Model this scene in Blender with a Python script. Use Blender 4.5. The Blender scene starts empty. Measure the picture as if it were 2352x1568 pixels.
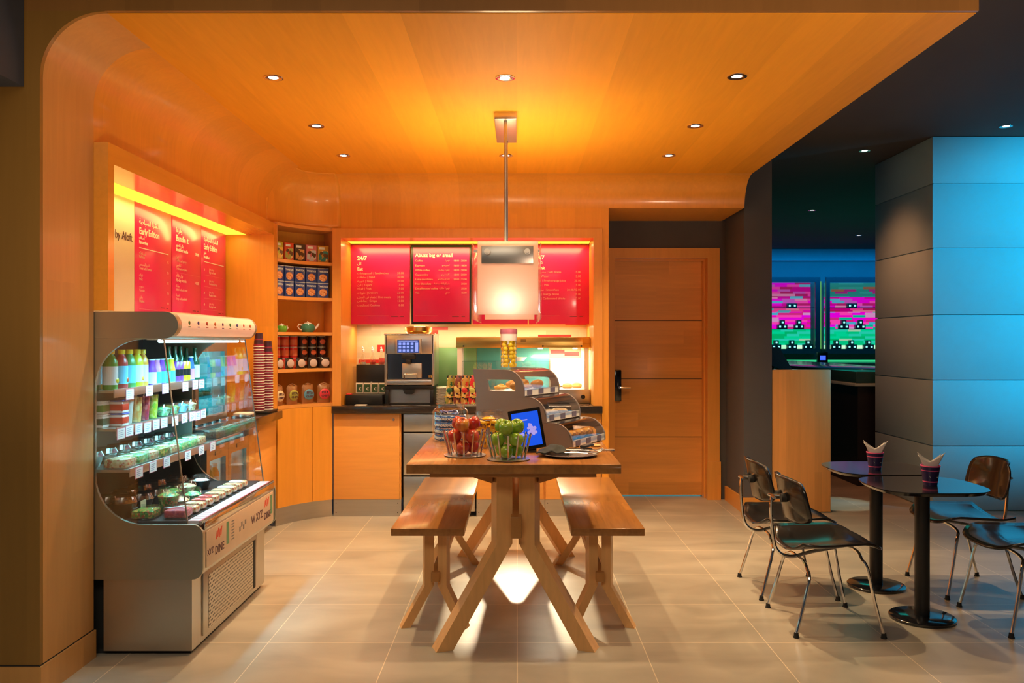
import bpy, bmesh, math, random
from mathutils import Vector, Matrix
random.seed(11)
SC = bpy.context.scene
COL = SC.collection
PI = math.pi
R = math.radians

# ---------------------------------------------------------------- camera
cam_d = bpy.data.cameras.new('camera')
cam = bpy.data.objects.new('camera', cam_d); COL.objects.link(cam)
cam.location = (0, 0, 1.45); cam.rotation_euler = (R(90), 0, 0)
cam_d.sensor_width = 36; cam_d.lens = 36 * 1955 / 2352
cam_d.shift_x = -12 / 2352; cam_d.shift_y = 0
cam_d.clip_start = 0.05; cam_d.clip_end = 100
SC.camera = cam

# ---------------------------------------------------------------- world, exposure
wd = bpy.data.worlds.new('world'); SC.world = wd; wd.use_nodes = True
wd.node_tree.nodes['Background'].inputs[0].default_value = (.75, .85, 1, 1)
wd.node_tree.nodes['Background'].inputs[1].default_value = .045
vs = SC.view_settings
vs.view_transform = 'Standard'; vs.look = 'None'; vs.gamma = 1; vs.use_curve_mapping = False
vs.exposure = 0.0

WARM = (1, .72, .40)
def lamp(name, kind, loc, energy, col, rot=(0, 0, 0), size=.1, size_y=None, spot=None, blend=.5, spread=None):
    d = bpy.data.lights.new(name, kind); d.energy = energy; d.color = col
    if kind == 'AREA':
        d.size = size
        if size_y: d.shape = 'RECTANGLE'; d.size_y = size_y
        if spread: d.spread = R(spread)
    else:
        d.shadow_soft_size = size
    if kind == 'SPOT': d.spot_size = R(spot); d.spot_blend = blend
    o = bpy.data.objects.new(name, d); COL.objects.link(o)
    o.location = loc; o.rotation_euler = rot
    return o
def aim(o, target):
    v = Vector(target) - o.location
    o.rotation_euler = v.to_track_quat('-Z', 'Y').to_euler()
    return o
# canopy downlights (their housings are built below)
DOWN = [(-1.243, 4.339), (-.062, 4.339), (1.115, 4.318), (-1.253, 5.312), (1.111, 5.312),
        (-1.257, 6.158), (-.082, 6.158), (1.096, 6.158)]
for (x, y) in DOWN:
    lamp('downlight_lamp', 'SPOT', (x, y, 2.785), (150 if y > 5 else 62) * (.75 if y > 6 else 1), WARM, size=.03, spot=110, blend=.8)
# lobby: warm ceiling lamp out in front of the canopy, added fill spots, cool wash on the column
lamp('lobby_lamp', 'AREA', (-.6, .6, 3.15), 60, (1, .84, .62), size=2.5, size_y=1.5)
aim(lamp('lobby_fill_spot', 'SPOT', (2.3, .7, .9), 340, (1, .68, .46), size=.15, spot=62, blend=1), (1.0, 4.0, 2.85))  # added unseen spot, brightens the ceiling and fascia from below
aim(lamp('lobby_fill_spot', 'SPOT', (-.3, 1.2, .6), 150, (1, .70, .42), size=.12, spot=50, blend=1), (-1.75, 4.6, 2.6))  # second added spot, lifts the left cove and pillar
lamp('splash_fill', 'AREA', (-.41, 7.55, 1.585), 12, (1, .78, .48), size=2.0, size_y=.10)  # fill light added under the boards to brighten the backsplash
lamp('pendant_up_fill', 'AREA', (-.058, 5.28, 1.99), 17, (1, .72, .38), rot=(R(180), 0, 0), size=.34, size_y=1.0)  # extra upward fill added at the pendant top to brighten the ceiling
aim(lamp('column_wash_lamp', 'SPOT', (6.9, 4.3, 2.7), 1700, (0, .60, 1), size=.12, spot=50, blend=.7), (4.85, 7.29, 2.0))
aim(lamp('column_side_lamp', 'SPOT', (2.55, 7.7, 3.1), 85, (1, .33, .12), size=.10, spot=80, blend=.9), (3.56, 7.95, 1.3))
aim(lamp('bistro_lamp', 'SPOT', (2.9, 5.9, 3.18), 120, (1, .66, .36), size=.04, spot=76, blend=.6), (1.95, 4.6, 0))
aim(lamp('bar_floor_lamp', 'SPOT', (3.2, 7.84, 3.19), 160, (.85, 1, .80), size=.02, spot=13, blend=.3), (2.86, 7.62, 0))
# heat lamps under the hot display hood
aim(lamp('heat_lamp', 'SPOT', (-.02, 7.33, 1.37), 850, (1, .80, .52), size=.04, spot=40, blend=1), (-.02, 4.1, 0))
lamp('heat_down_lamp', 'AREA', (.40, 7.45, 1.375), 13, (1, .86, .62), size=.4, size_y=.12)
# slots above the menu boards
lamp('back_slot_lamp', 'AREA', (-.41, 7.36, 2.285), 9, (1, .72, .25), size=2.0, size_y=.10)
lamp('side_slot_lamp', 'AREA', (-2.15, 5.3, 2.255), 4.5, (1, .72, .22), size=.10, size_y=2.4)
# light inside the cooler head, under its lip
lamp('cooler_lamp', 'AREA', (-1.72, 4.55, 1.45), 8.5, (.22, .80, 1), rot=(0, R(22), 0), size=.12, size_y=.9, spread=120)
lamp('cooler_deck_lamp', 'AREA', (-1.70, 4.53, 1.448), 7, (.25, .80, 1), rot=(0, R(10), 0), size=.05, size_y=.95, spread=85)
lamp('cooler_shelf_lamp', 'AREA', (-1.9, 4.5, 1.03), 3.0, (.3, .85, 1), size=.05, size_y=1.0)
# back bar glow
lamp('bar_lamp', 'AREA', (5.6, 15.6, 2.9), 22, (0, .42, 1), rot=(R(40), 0, 0), size=5, size_y=.4)
lamp('bar_teal_lamp', 'AREA', (5, 12, 3.1), 16, (0, .9, .7), size=3, size_y=2)

lamp('bar_green_fill', 'AREA', (5, 12, 1.2), 7, (0, .85, .5), rot=(R(180), 0, 0), size=3, size_y=3)  # added fill, stands in for the bar glow on the ceiling

# ---------------------------------------------------------------- materials
def _n(nt, t, **kw):
    n = nt.nodes.new(t)
    for k, v in kw.items(): setattr(n, k, v)
    return n
def _math(nt, op, a, b=None, c=None):
    n = nt.nodes.new('ShaderNodeMath'); n.operation = op
    for i, v in enumerate((a, b, c)):
        if v is None: continue
        if isinstance(v, (int, float)): n.inputs[i].default_value = v
        else: nt.links.new(v, n.inputs[i])
    return n.outputs[0]
def _scale_col(nt, col, fac):
    """col * fac (fac a socket)"""
    n = nt.nodes.new('ShaderNodeVectorMath'); n.operation = 'SCALE'
    if isinstance(col, (tuple, list)): n.inputs[0].default_value = col[:3]
    else: nt.links.new(col, n.inputs[0])
    nt.links.new(fac, n.inputs['Scale'])
    return n.outputs[0]
def _base(name, rough, metal, spec=.5, coat=0):
    m = bpy.data.materials.new(name); m.use_nodes = True
    nt = m.node_tree; b = nt.nodes['Principled BSDF']
    b.inputs['Roughness'].default_value = rough; b.inputs['Metallic'].default_value = metal
    b.inputs['Specular IOR Level'].default_value = spec; b.inputs['Coat Weight'].default_value = coat
    b.inputs['Coat Roughness'].default_value = .12
    return m, nt, b
def _coord(nt, scale=(1, 1, 1), loc=(0, 0, 0)):
    tc = nt.nodes.new('ShaderNodeTexCoord'); mp = nt.nodes.new('ShaderNodeMapping')
    mp.inputs['Scale'].default_value = scale; mp.inputs['Location'].default_value = loc
    nt.links.new(tc.outputs['Object'], mp.inputs[0]); return mp.outputs[0]
def mat(name, col, rough=.5, metal=0, var=.08, scale=12, bump=0, spec=.5, coat=0, emit=None, es=0, stretch=(1, 1, 1)):
    m, nt, b = _base(name, rough, metal, spec, coat)
    nz = nt.nodes.new('ShaderNodeTexNoise'); nz.inputs['Scale'].default_value = scale; nz.inputs['Detail'].default_value = 3
    nt.links.new(_coord(nt, stretch), nz.inputs['Vector'])
    f = _math(nt, 'MULTIPLY_ADD', nz.outputs['Fac'], 2 * var, 1 - var)
    nt.links.new(_scale_col(nt, col, f), b.inputs['Base Color'])
    if bump:
        bp = nt.nodes.new('ShaderNodeBump'); bp.inputs['Strength'].default_value = bump; bp.inputs['Distance'].default_value = .01
        nt.links.new(nz.outputs['Fac'], bp.inputs['Height']); nt.links.new(bp.outputs[0], b.inputs['Normal'])
    if emit:
        b.inputs['Emission Color'].default_value = (*emit, 1); b.inputs['Emission Strength'].default_value = es
    return m
def wood(name, col, grain='Z', cross='X', plank=.12, length=1.1, var=.16, gvar=.18, rough=.35, coat=.2, seam=0):
    m, nt, b = _base(name, rough, 0, .4, coat)
    tc = nt.nodes.new('ShaderNodeTexCoord'); sp = nt.nodes.new('ShaderNodeSeparateXYZ'); nt.links.new(tc.outputs['Object'], sp.inputs[0])
    u, v = sp.outputs[cross], sp.outputs[grain]
    iu = _math(nt, 'FLOOR', _math(nt, 'DIVIDE', u, plank))
    w1 = nt.nodes.new('ShaderNodeTexWhiteNoise'); w1.noise_dimensions = '1D'; nt.links.new(iu, w1.inputs['W'])
    vv = _math(nt, 'ADD', _math(nt, 'DIVIDE', v, length), w1.outputs['Value'])
    iv = _math(nt, 'FLOOR', vv)
    w2 = nt.nodes.new('ShaderNodeTexWhiteNoise'); w2.noise_dimensions = '2D'
    cb = nt.nodes.new('ShaderNodeCombineXYZ'); nt.links.new(iu, cb.inputs[0]); nt.links.new(iv, cb.inputs[1]); nt.links.new(cb.outputs[0], w2.inputs['Vector'])
    s = {'X': 22, 'Y': 22, 'Z': 22}; s[grain] = 1.6
    nz = nt.nodes.new('ShaderNodeTexNoise'); nz.inputs['Scale'].default_value = 1.6; nz.inputs['Detail'].default_value = 5; nz.inputs['Distortion'].default_value = .6
    mp = nt.nodes.new('ShaderNodeMapping'); mp.inputs['Scale'].default_value = (s['X'], s['Y'], s['Z'])
    nt.links.new(tc.outputs['Object'], mp.inputs[0])
    off = nt.nodes.new('ShaderNodeVectorMath'); off.operation = 'MULTIPLY_ADD'
    nt.links.new(w2.outputs['Color'], off.inputs[0]); off.inputs[1].default_value = (9, 9, 9); nt.links.new(mp.outputs[0], off.inputs[2])
    nt.links.new(off.outputs[0], nz.inputs['Vector'])
    f = _math(nt, 'ADD', _math(nt, 'MULTIPLY_ADD', w2.outputs['Value'], var, 1 - var / 2),
              _math(nt, 'MULTIPLY_ADD', nz.outputs['Fac'], 2 * gvar, -gvar))
    if seam:
        fr = _math(nt, 'FRACT', _math(nt, 'DIVIDE', u, seam))
        ln = _math(nt, 'LESS_THAN', fr, .004 / seam)
        f = _math(nt, 'MULTIPLY', f, _math(nt, 'MULTIPLY_ADD', ln, -.45, 1))
    nt.links.new(_scale_col(nt, col, f), b.inputs['Base Color'])
    return m
def glass(name, tint=(1, 1, 1), gloss=.12, rough=.02):
    m = bpy.data.materials.new(name); m.use_nodes = True; nt = m.node_tree; nt.nodes.clear()
    o = nt.nodes.new('ShaderNodeOutputMaterial'); mx = nt.nodes.new('ShaderNodeMixShader')
    t = nt.nodes.new('ShaderNodeBsdfTransparent'); g = nt.nodes.new('ShaderNodeBsdfGlossy')
    lw = nt.nodes.new('ShaderNodeLayerWeight'); lw.inputs['Blend'].default_value = .25
    t.inputs[0].default_value = (*tint, 1); g.inputs['Roughness'].default_value = rough
    f = _math(nt, 'MULTIPLY_ADD', lw.outputs['Facing'], .30, gloss)
    nt.links.new(f, mx.inputs[0]); nt.links.new(t.outputs[0], mx.inputs[1]); nt.links.new(g.outputs[0], mx.inputs[2])
    nt.links.new(mx.outputs[0], o.inputs[0]); return m
def glow(name, col, s):
    m = bpy.data.materials.new(name); m.use_nodes = True; nt = m.node_tree; nt.nodes.clear()
    o = nt.nodes.new('ShaderNodeOutputMaterial'); e = nt.nodes.new('ShaderNodeEmission')
    e.inputs[0].default_value = (*col, 1); e.inputs[1].default_value = s
    nt.links.new(e.outputs[0], o.inputs[0]); return m
def bricks(name, cols, bw, bh, seed=0, rough=.25, plane='XZ', emit=0, mortar=(.8, .7, .5), gap=.0015, loc=(0, 0)):
    """running-bond mosaic, each brick one colour of the ramp"""
    m, nt, b = _base(name, rough, 0)
    tc = nt.nodes.new('ShaderNodeTexCoord'); sp = nt.nodes.new('ShaderNodeSeparateXYZ'); nt.links.new(tc.outputs['Object'], sp.inputs[0])
    u, v = sp.outputs[plane[0]], sp.outputs[plane[1]]
    vv = _math(nt, 'DIVIDE', v, bh); iv = _math(nt, 'FLOOR', vv)
    w1 = nt.nodes.new('ShaderNodeTexWhiteNoise'); w1.noise_dimensions = '1D'; nt.links.new(_math(nt, 'ADD', iv, seed), w1.inputs['W'])
    uu = _math(nt, 'ADD', _math(nt, 'DIVIDE', u, bw), w1.outputs['Value']); iu = _math(nt, 'FLOOR', uu)
    cb = nt.nodes.new('ShaderNodeCombineXYZ'); nt.links.new(iu, cb.inputs[0]); nt.links.new(_math(nt, 'ADD', iv, seed), cb.inputs[1])
    w2 = nt.nodes.new('ShaderNodeTexWhiteNoise'); w2.noise_dimensions = '2D'; nt.links.new(cb.outputs[0], w2.inputs['Vector'])
    cr = nt.nodes.new('ShaderNodeValToRGB'); cr.color_ramp.interpolation = 'CONSTANT'
    el = cr.color_ramp.elements
    while len(el) < len(cols): el.new(.5)
    for i, (p, c) in enumerate(cols): el[i].position = p; el[i].color = (*c, 1)
    nt.links.new(w2.outputs['Value'], cr.inputs[0])
    nt.links.new(cr.outputs[0], b.inputs['Base Color'])
    if emit:
        nt.links.new(cr.outputs[0], b.inputs['Emission Color']); b.inputs['Emission Strength'].default_value = emit
    return m

M = {}
OR = (.80, .34, .04)
M['wood_pillar_lit'] = wood('lit pillar veneer', (.66, .33, .10), 'Z', 'Y', .22, 3.0, .10, .10)  # wall veneer made duller, neutral lobby light put into the colour
M['wood_v'] = wood('wall veneer', OR, 'Z', 'Y', .22, 3.0, .10, .10)
M['wood_vx'] = wood('front veneer', OR, 'Z', 'X', .24, 3.0, .13, .10)
M['wood_ceil'] = wood('ceiling veneer', (.84, .35, .014), 'Y', 'X', .24, 30, .22, .10, .62, 0, 0)
M['wood_fascia_shade'] = wood('shaded fascia veneer', (.32, .15, .04), 'Z', 'X', .20, 3, .22, .08)  # same wood darkened, the shade on the fascia is in the colour
M['wood_h'] = wood('cabinet veneer', (.80, .37, .085), 'X', 'Z', .4, 2.0, .06, .12)
M['wood_hy'] = wood('side cabinet veneer', (.80, .37, .085), 'Y', 'Z', .4, 2.0, .06, .12)
M['wood_door'] = wood('door veneer', (.78, .35, .08), 'X', 'Z', .13, 2.5, .20, .14)
M['wood_frame'] = wood('door casing veneer', (.78, .34, .065), 'Z', 'X', .3, 3, .05, .10)
M['wood_bar'] = wood('bar end laminate', (.82, .40, .12), 'Z', 'X', .06, 3, .16, .12, .3)
M['oak'] = wood('oak', (.34, .14, .032), 'Y', 'X', .095, 2.4, .30, .42, .26, .4)
M['oak_x'] = wood('oak end', (.46, .20, .05), 'X', 'Z', .2, 2.4, .10, .18, .35, .2)
M['oak_z'] = wood('oak leg', (.80, .43, .16), 'Z', 'X', .3, 3, .06, .18, .35, .2)
M['plaster_dark'] = mat('dark plaster', (.085, .075, .075), .8, var=.10, scale=5)
M['plaster_ceiling'] = mat('dark ceiling paint', (.085, .066, .058), .85, var=.08, scale=2)
M['stone'] = mat('column stone', (.27, .40, .45), .6, var=.07, scale=3)
M['steel'] = mat('brushed steel', (.60, .57, .53), .33, 1, var=.10, scale=6, stretch=(1, 1, 40))
M['steel_h'] = mat('brushed steel plinth', (.55, .54, .53), .30, 1, var=.12, scale=3, stretch=(1, 1, 12))
M['chrome'] = mat('chrome', (.78, .76, .73), .10, 1, var=.03)
M['brass'] = mat('brass', (.65, .43, .12), .28, 1, var=.08)
M['granite'] = mat('dark worktop', (.03, .024, .022), .12, 0, var=.35, scale=60, spec=.6)
M['black'] = mat('black plastic', (.012, .012, .013), .35, var=.05)
M['black_gloss'] = mat('black lacquer', (.008, .008, .010), .12, var=.05, coat=.6)
M['black_shell'] = mat('black stained ply', (.014, .011, .010), .22, var=.2, scale=4, coat=.4)
M['rubber'] = mat('rubber', (.02, .02, .02), .8)
M['white'] = mat('white', (.85, .83, .80), .5, var=.03)
M['paper'] = mat('paper', (.85, .80, .74), .8, var=.04)
M['navy'] = mat('navy bulkhead', (.06, .068, .095), .7)
M['clear'] = glass('clear glass')
M['jar_glass'] = glass('jar glass', (.97, .98, .97), .10)
M['plastic'] = glass('clear plastic', (.93, .95, .95), .10, .08)
M['lamp_disc'] = glow('lamp disc', (1, .93, .78), 9)
M['slot'] = glow('warm light slot', (1, .66, .05), 1.6)
M['cool_led'] = glow('cool light tube', (.55, .95, 1), 5)

# ---------------------------------------------------------------- geometry helpers
def chain(o):
    m = Matrix()
    while o is not None: m = o.matrix_basis @ m; o = o.parent
    return m
class MB:
    def __init__(s): s.bm = bmesh.new(); s.mi = 0
    def _fin(s, vs, fs, mx=None):
        if mx is not None: bmesh.ops.transform(s.bm, matrix=mx, verts=vs)
        for f in fs: f.material_index = s.mi
    def raw(s, co, faces, mx=None):
        vs = [s.bm.verts.new(c) for c in co]; fs = []
        for f in faces:
            try: fs.append(s.bm.faces.new([vs[i] for i in f]))
            except ValueError: pass
        s._fin(vs, fs, mx); return s
    def box(s, x0, x1, y0, y1, z0, z1, bev=0, mx=None, seg=2):
        before = len(s.bm.faces)
        co = [(x, y, z) for x in (x0, x1) for y in (y0, y1) for z in (z0, z1)]
        vs = [s.bm.verts.new(c) for c in co]
        fs = [s.bm.faces.new([vs[i] for i in f]) for f in ((0, 1, 3, 2), (4, 6, 7, 5), (0, 4, 5, 1), (2, 3, 7, 6), (0, 2, 6, 4), (1, 5, 7, 3))]
        if bev:
            es = list({e for f in fs for e in f.edges})
            r = bmesh.ops.bevel(s.bm, geom=es, offset=bev, segments=seg, affect='EDGES', profile=.5)
            fs = [f for f in r['faces']] + [f for f in fs if f.is_valid]
            fs = list({f for f in fs}); vs = list({v for f in fs for v in f.verts})
        s._fin(vs, fs, mx); return s
    def lathe(s, prof, c=(0, 0, 0), n=20, mx=None, cap=(True, True), sx=1, sy=1):
        cx, cy, cz = c; vs = []; rings = []
        for (r, z) in prof:
            if r < 1e-6: ring = [s.bm.verts.new((cx, cy, cz + z))]
            else: ring = [s.bm.verts.new((cx + sx * r * math.cos(2 * PI * i / n), cy + sy * r * math.sin(2 * PI * i / n), cz + z)) for i in range(n)]
            rings.append(ring); vs += ring
        fs = []
        for a, b in zip(rings, rings[1:]):
            if len(a) == 1 and len(b) == 1: continue
            for i in range(n):
                j = (i + 1) % n
                q = [a[i % len(a)], a[j % len(a)], b[j % len(b)], b[i % len(b)]]
                q2 = []
                for v in q:
                    if v not in q2: q2.append(v)
                if len(q2) > 2: fs.append(s.bm.faces.new(q2))
        if cap[0] and len(rings[0]) > 2: fs.append(s.bm.faces.new(rings[0][::-1]))
        if cap[1] and len(rings[-1]) > 2: fs.append(s.bm.faces.new(rings[-1]))
        s._fin(vs, fs, mx); return s
    def cyl(s, c, r, h, n=20, axis='Z', r2=None, mx=None):
        r2 = r if r2 is None else r2
        m = {'Z': Matrix(), 'Y': Matrix.Rotation(R(-90), 4, 'X'), 'X': Matrix.Rotation(R(90), 4, 'Y')}[axis]
        m = Matrix.Translation(c) @ m
        if mx is not None: m = mx @ m
        return s.lathe([(r, 0), (r2, h)], n=n, mx=m)
    def ball(s, c, r, sc=(1, 1, 1), n=12, mx=None):
        k = max(5, n // 2)
        m = Matrix.Translation(c) @ Matrix.Diagonal((*sc, 1))
        if mx is not None: m = mx @ m
        return s.lathe([(r * math.sin(PI * i / k), -r * math.cos(PI * i / k)) for i in range(k + 1)], n=n, mx=m)
    def tube(s, pts, r, n=8, closed=False, mx=None, radii=None):
        pts = [Vector(p) for p in pts]; k = len(pts); rings = []; vs = []
        nrm = None
        for i, p in enumerate(pts):
            if closed: t = (pts[(i + 1) % k] - pts[i - 1]).normalized()
            else: t = (pts[min(i + 1, k - 1)] - pts[max(i - 1, 0)]).normalized()
            if nrm is None:
                a = Vector((0, 0, 1)) if abs(t.z) < .9 else Vector((1, 0, 0))
                nrm = t.cross(a).normalized()
            else:
                nrm = (nrm - t * nrm.dot(t)).normalized()
            bn = t.cross(nrm); rr = radii[i] if radii else r
            ring = [s.bm.verts.new(p + nrm * rr * math.cos(2 * PI * j / n) + bn * rr * math.sin(2 * PI * j / n)) for j in range(n)]
            rings.append(ring); vs += ring
        fs = []
        pr = list(zip(rings, rings[1:])) + ([(rings[-1], rings[0])] if closed else [])
        for a, b in pr:
            for j in range(n): fs.append(s.bm.faces.new([a[j], a[(j + 1) % n], b[(j + 1) % n], b[j]]))
        if not closed: fs.append(s.bm.faces.new(rings[0][::-1])); fs.append(s.bm.faces.new(rings[-1]))
        s._fin(vs, fs, mx); return s
    def prism(s, poly, a0, a1, axis='Y', mx=None, holes=None):
        """poly: 2D points; axis Y -> (x,z), X -> (y,z), Z -> (x,y)"""
        def P(p, a): return {'Y': (p[0], a, p[1]), 'X': (a, p[0], p[1]), 'Z': (p[0], p[1], a)}[axis]
        v0 = [s.bm.verts.new(P(p, a0)) for p in poly]; v1 = [s.bm.verts.new(P(p, a1)) for p in poly]
        n = len(poly); fs = [s.bm.faces.new([v0[i], v0[(i + 1) % n], v1[(i + 1) % n], v1[i]]) for i in range(n)]
        fs.append(s.bm.faces.new(v0[::-1])); fs.append(s.bm.faces.new(v1))
        s._fin(v0 + v1, fs, mx); return s
    def ringprism(s, outer, inner, a0, a1, axis='Y', mx=None):
        """closed band between two loops of the same length, extruded"""
        def P(p, a): return {'Y': (p[0], a, p[1]), 'X': (a, p[0], p[1]), 'Z': (p[0], p[1], a)}[axis]
        o0 = [s.bm.verts.new(P(p, a0)) for p in outer]; o1 = [s.bm.verts.new(P(p, a1)) for p in outer]
        i0 = [s.bm.verts.new(P(p, a0)) for p in inner]; i1 = [s.bm.verts.new(P(p, a1)) for p in inner]
        n = len(outer); fs = []
        for k in range(n):
            j = (k + 1) % n
            for q in ((o0[k], o0[j], o1[j], o1[k]), (i0[k], i1[k], i1[j], i0[j]), (o0[k], i0[k], i0[j], o0[j]), (o1[k], o1[j], i1[j], i1[k])):
                fs.append(s.bm.faces.new(q))
        s._fin(o0 + o1 + i0 + i1, fs, mx); return s
    def grid(s, fn, nu, nv, mx=None):
        vs = [[s.bm.verts.new(fn(i / nu, j / nv)) for j in range(nv + 1)] for i in range(nu + 1)]
        fs = [s.bm.faces.new([vs[i][j], vs[i + 1][j], vs[i + 1][j + 1], vs[i][j + 1]]) for i in range(nu) for j in range(nv)]
        s._fin([v for r in vs for v in r], fs, mx); return s
    def build(s, name, mats, parent=None, world=True, smooth=True, angle=40, thick=0):
        bm = s.bm
        bmesh.ops.remove_doubles(bm, verts=bm.verts, dist=1e-6)
        bmesh.ops.recalc_face_normals(bm, faces=bm.faces)
        if parent is not None and world:
            bmesh.ops.transform(bm, matrix=chain(parent).inverted(), verts=bm.verts)
        me = bpy.data.meshes.new(name); bm.to_mesh(me); bm.free()
        for m in (mats if isinstance(mats, (list, tuple)) else [mats]): me.materials.append(M[m] if isinstance(m, str) else m)
        if smooth:
            for p in me.polygons: p.use_smooth = True
            me.set_sharp_from_angle(angle=R(angle))
        o = bpy.data.objects.new(name, me); COL.objects.link(o)
        if thick:
            md = o.modifiers.new('solidify', 'SOLIDIFY'); md.thickness = thick; md.offset = 0
        if parent is not None: o.parent = parent
        return o
def tag(o, label, cat, group=None):
    o['label'] = label; o['category'] = cat
    if group: o['group'] = group
    return o
def thing(name, label, cat, loc=(0, 0, 0), rz=0, group=None):
    o = bpy.data.objects.new(name, None); COL.objects.link(o); o.empty_display_size = .1
    o.location = loc; o.rotation_euler = (0, 0, rz)
    o.matrix_basis = Matrix.Translation(loc) @ Matrix.Rotation(rz, 4, 'Z')
    return tag(o, label, cat, group)
def struct(name, mb, mats, **k):
    o = mb.build(name, mats, **k); o['kind'] = 'structure'; return o
def dup(root, loc=None, rz=None, label=None, group=None, rot=None, scale=None, top=True):
    r = root.copy(); COL.objects.link(r)
    if loc is not None: r.location = loc
    if rz is not None: r.rotation_euler = (0, 0, rz)
    if rot is not None: r.rotation_euler = rot
    if scale is not None: r.scale = (scale,) * 3 if isinstance(scale, (int, float)) else scale
    if label: r['label'] = label
    if group: r['group'] = group
    for ch in KIDS(root):
        c = dup(ch, top=False); c.parent = r
    return r
def KIDS(o): return list(o.children)
ORD = ['first', 'second', 'third', 'fourth', 'fifth', 'sixth', 'seventh', 'eighth', 'ninth', 'tenth', 'eleventh', 'twelfth', 'thirteenth',
       'fourteenth', 'fifteenth', 'sixteenth', 'seventeenth', 'eighteenth', 'nineteenth', 'twentieth']
def ordn(i):
    if i < 20: return ORD[i]
    t = {2: 'twenty', 3: 'thirty', 4: 'forty'}[(i + 1) // 10]; u = (i + 1) % 10
    return (t[:-1] + 'ieth') if u == 0 else t + '-' + ORD[u - 1]
def arc(cx, cy, r, a0, a1, n): return [(cx + r * math.cos(R(a0 + (a1 - a0) * i / n)), cy + r * math.sin(R(a0 + (a1 - a0) * i / n))) for i in range(n + 1)]
def rrect(x0, x1, y0, y1, r, n=5):
    return arc(x1 - r, y0 + r, r, -90, 0, n) + arc(x1 - r, y1 - r, r, 0, 90, n) + arc(x0 + r, y1 - r, r, 90, 180, n) + arc(x0 + r, y0 + r, r, 180, 270, n)
# lettering: one mesh of raised letters
AR = {'ا': 'ﺍﺎﺍﺎ', 'ب': 'ﺏﺐﺑﺒ', 'ت': 'ﺕﺖﺗﺘ', 'ة': 'ﺓﺔﺓﺔ', 'ج': 'ﺝﺞﺟﺠ', 'ح': 'ﺡﺢﺣﺤ', 'د': 'ﺩﺪﺩﺪ', 'ر': 'ﺭﺮﺭﺮ', 'ز': 'ﺯﺰﺯﺰ', 'س': 'ﺱﺲﺳﺴ', 'ش': 'ﺵﺶﺷﺸ',
      'ص': 'ﺹﺺﺻﺼ', 'ض': 'ﺽﺾﺿﻀ', 'ط': 'ﻁﻂﻃﻄ', 'ع': 'ﻉﻊﻋﻌ', 'ف': 'ﻑﻒﻓﻔ', 'ق': 'ﻕﻖﻗﻘ', 'ك': 'ﻙﻚﻛﻜ', 'ل': 'ﻝﻞﻟﻠ', 'م': 'ﻡﻢﻣﻤ', 'ن': 'ﻥﻦﻧﻨ', 'ه': 'ﻩﻪﻫﻬ',
      'و': 'ﻭﻮﻭﻮ', 'ي': 'ﻱﻲﻳﻴ', 'ى': 'ﻯﻰﻯﻰ', 'خ': 'ﺥﺦﺧﺨ', 'أ': 'ﺃﺄﺃﺄ', 'ئ': 'ﺉﺊﺋﺌ'}
NOJOIN = set('اةدرزوىأ')
def arabic(s):
    out = []
    for w in s.split(' '):
        g = ''
        for i, c in enumerate(w):
            if c not in AR: g += c; continue
            p = i > 0 and w[i - 1] in AR and w[i - 1] not in NOJOIN
            n = i < len(w) - 1 and w[i + 1] in AR and c not in NOJOIN
            g += AR[c][(3 if n else 1) if p else (2 if n else 0)]
        out.append(g[::-1])
    return ' '.join(out[::-1])
def letters(name, items, m, mx, parent, depth=.0006, world=True):
    """items: (text, x, y, size[, align[, bold]]) on a plane, y up; mx puts the plane in place"""
    bm = bmesh.new()
    for it in items:
        t, x, y, sz = it[:4]; al = it[4] if len(it) > 4 else 'LEFT'; bold = it[5] if len(it) > 5 else 0
        if t == '-':                                     # a rule: size = length, bold = thickness
            x1 = x + sz; h = bold or .0015
            v = [bm.verts.new((a, b, depth)) for a, b in ((x, y), (x1, y), (x1, y + h), (x, y + h))]; bm.faces.new(v); continue
        cu = bpy.data.curves.new('t', 'FONT'); cu.body = t; cu.size = sz; cu.align_x = al; cu.offset = bold; cu.resolution_u = 2; cu.extrude = depth
        to = bpy.data.objects.new('t', cu)
        me = to.to_mesh()
        n0 = len(bm.verts)
        bm.from_mesh(me)
        bm.verts.ensure_lookup_table()
        for v in bm.verts[n0:]: v.co += Vector((x, y, 0))
        to.to_mesh_clear(); bpy.data.objects.remove(to); bpy.data.curves.remove(cu)
    bmesh.ops.transform(bm, matrix=mx, verts=bm.verts)
    if parent is not None and world: bmesh.ops.transform(bm, matrix=chain(parent).inverted(), verts=bm.verts)
    me = bpy.data.meshes.new(name); bm.to_mesh(me); bm.free(); me.materials.append(M[m] if isinstance(m, str) else m)
    o = bpy.data.objects.new(name, me); COL.objects.link(o)
    if parent is not None: o.parent = parent
    return o
def face(o, ex, ey):
    """plane matrix: local x along ex, local y along ey, origin o"""
    ex = Vector(ex).normalized(); ey = Vector(ey).normalized(); ez = ex.cross(ey)
    return Matrix(((ex.x, ey.x, ez.x, o[0]), (ex.y, ey.y, ez.y, o[1]), (ex.z, ey.z, ez.z, o[2]), (0, 0, 0, 1)))
def front(x, y, z): return face((x, y, z), (1, 0, 0), (0, 0, 1))    # faces -Y
def side(x, y, z): return face((x, y, z), (0, 1, 0), (0, 0, 1))     # faces +X
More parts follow.
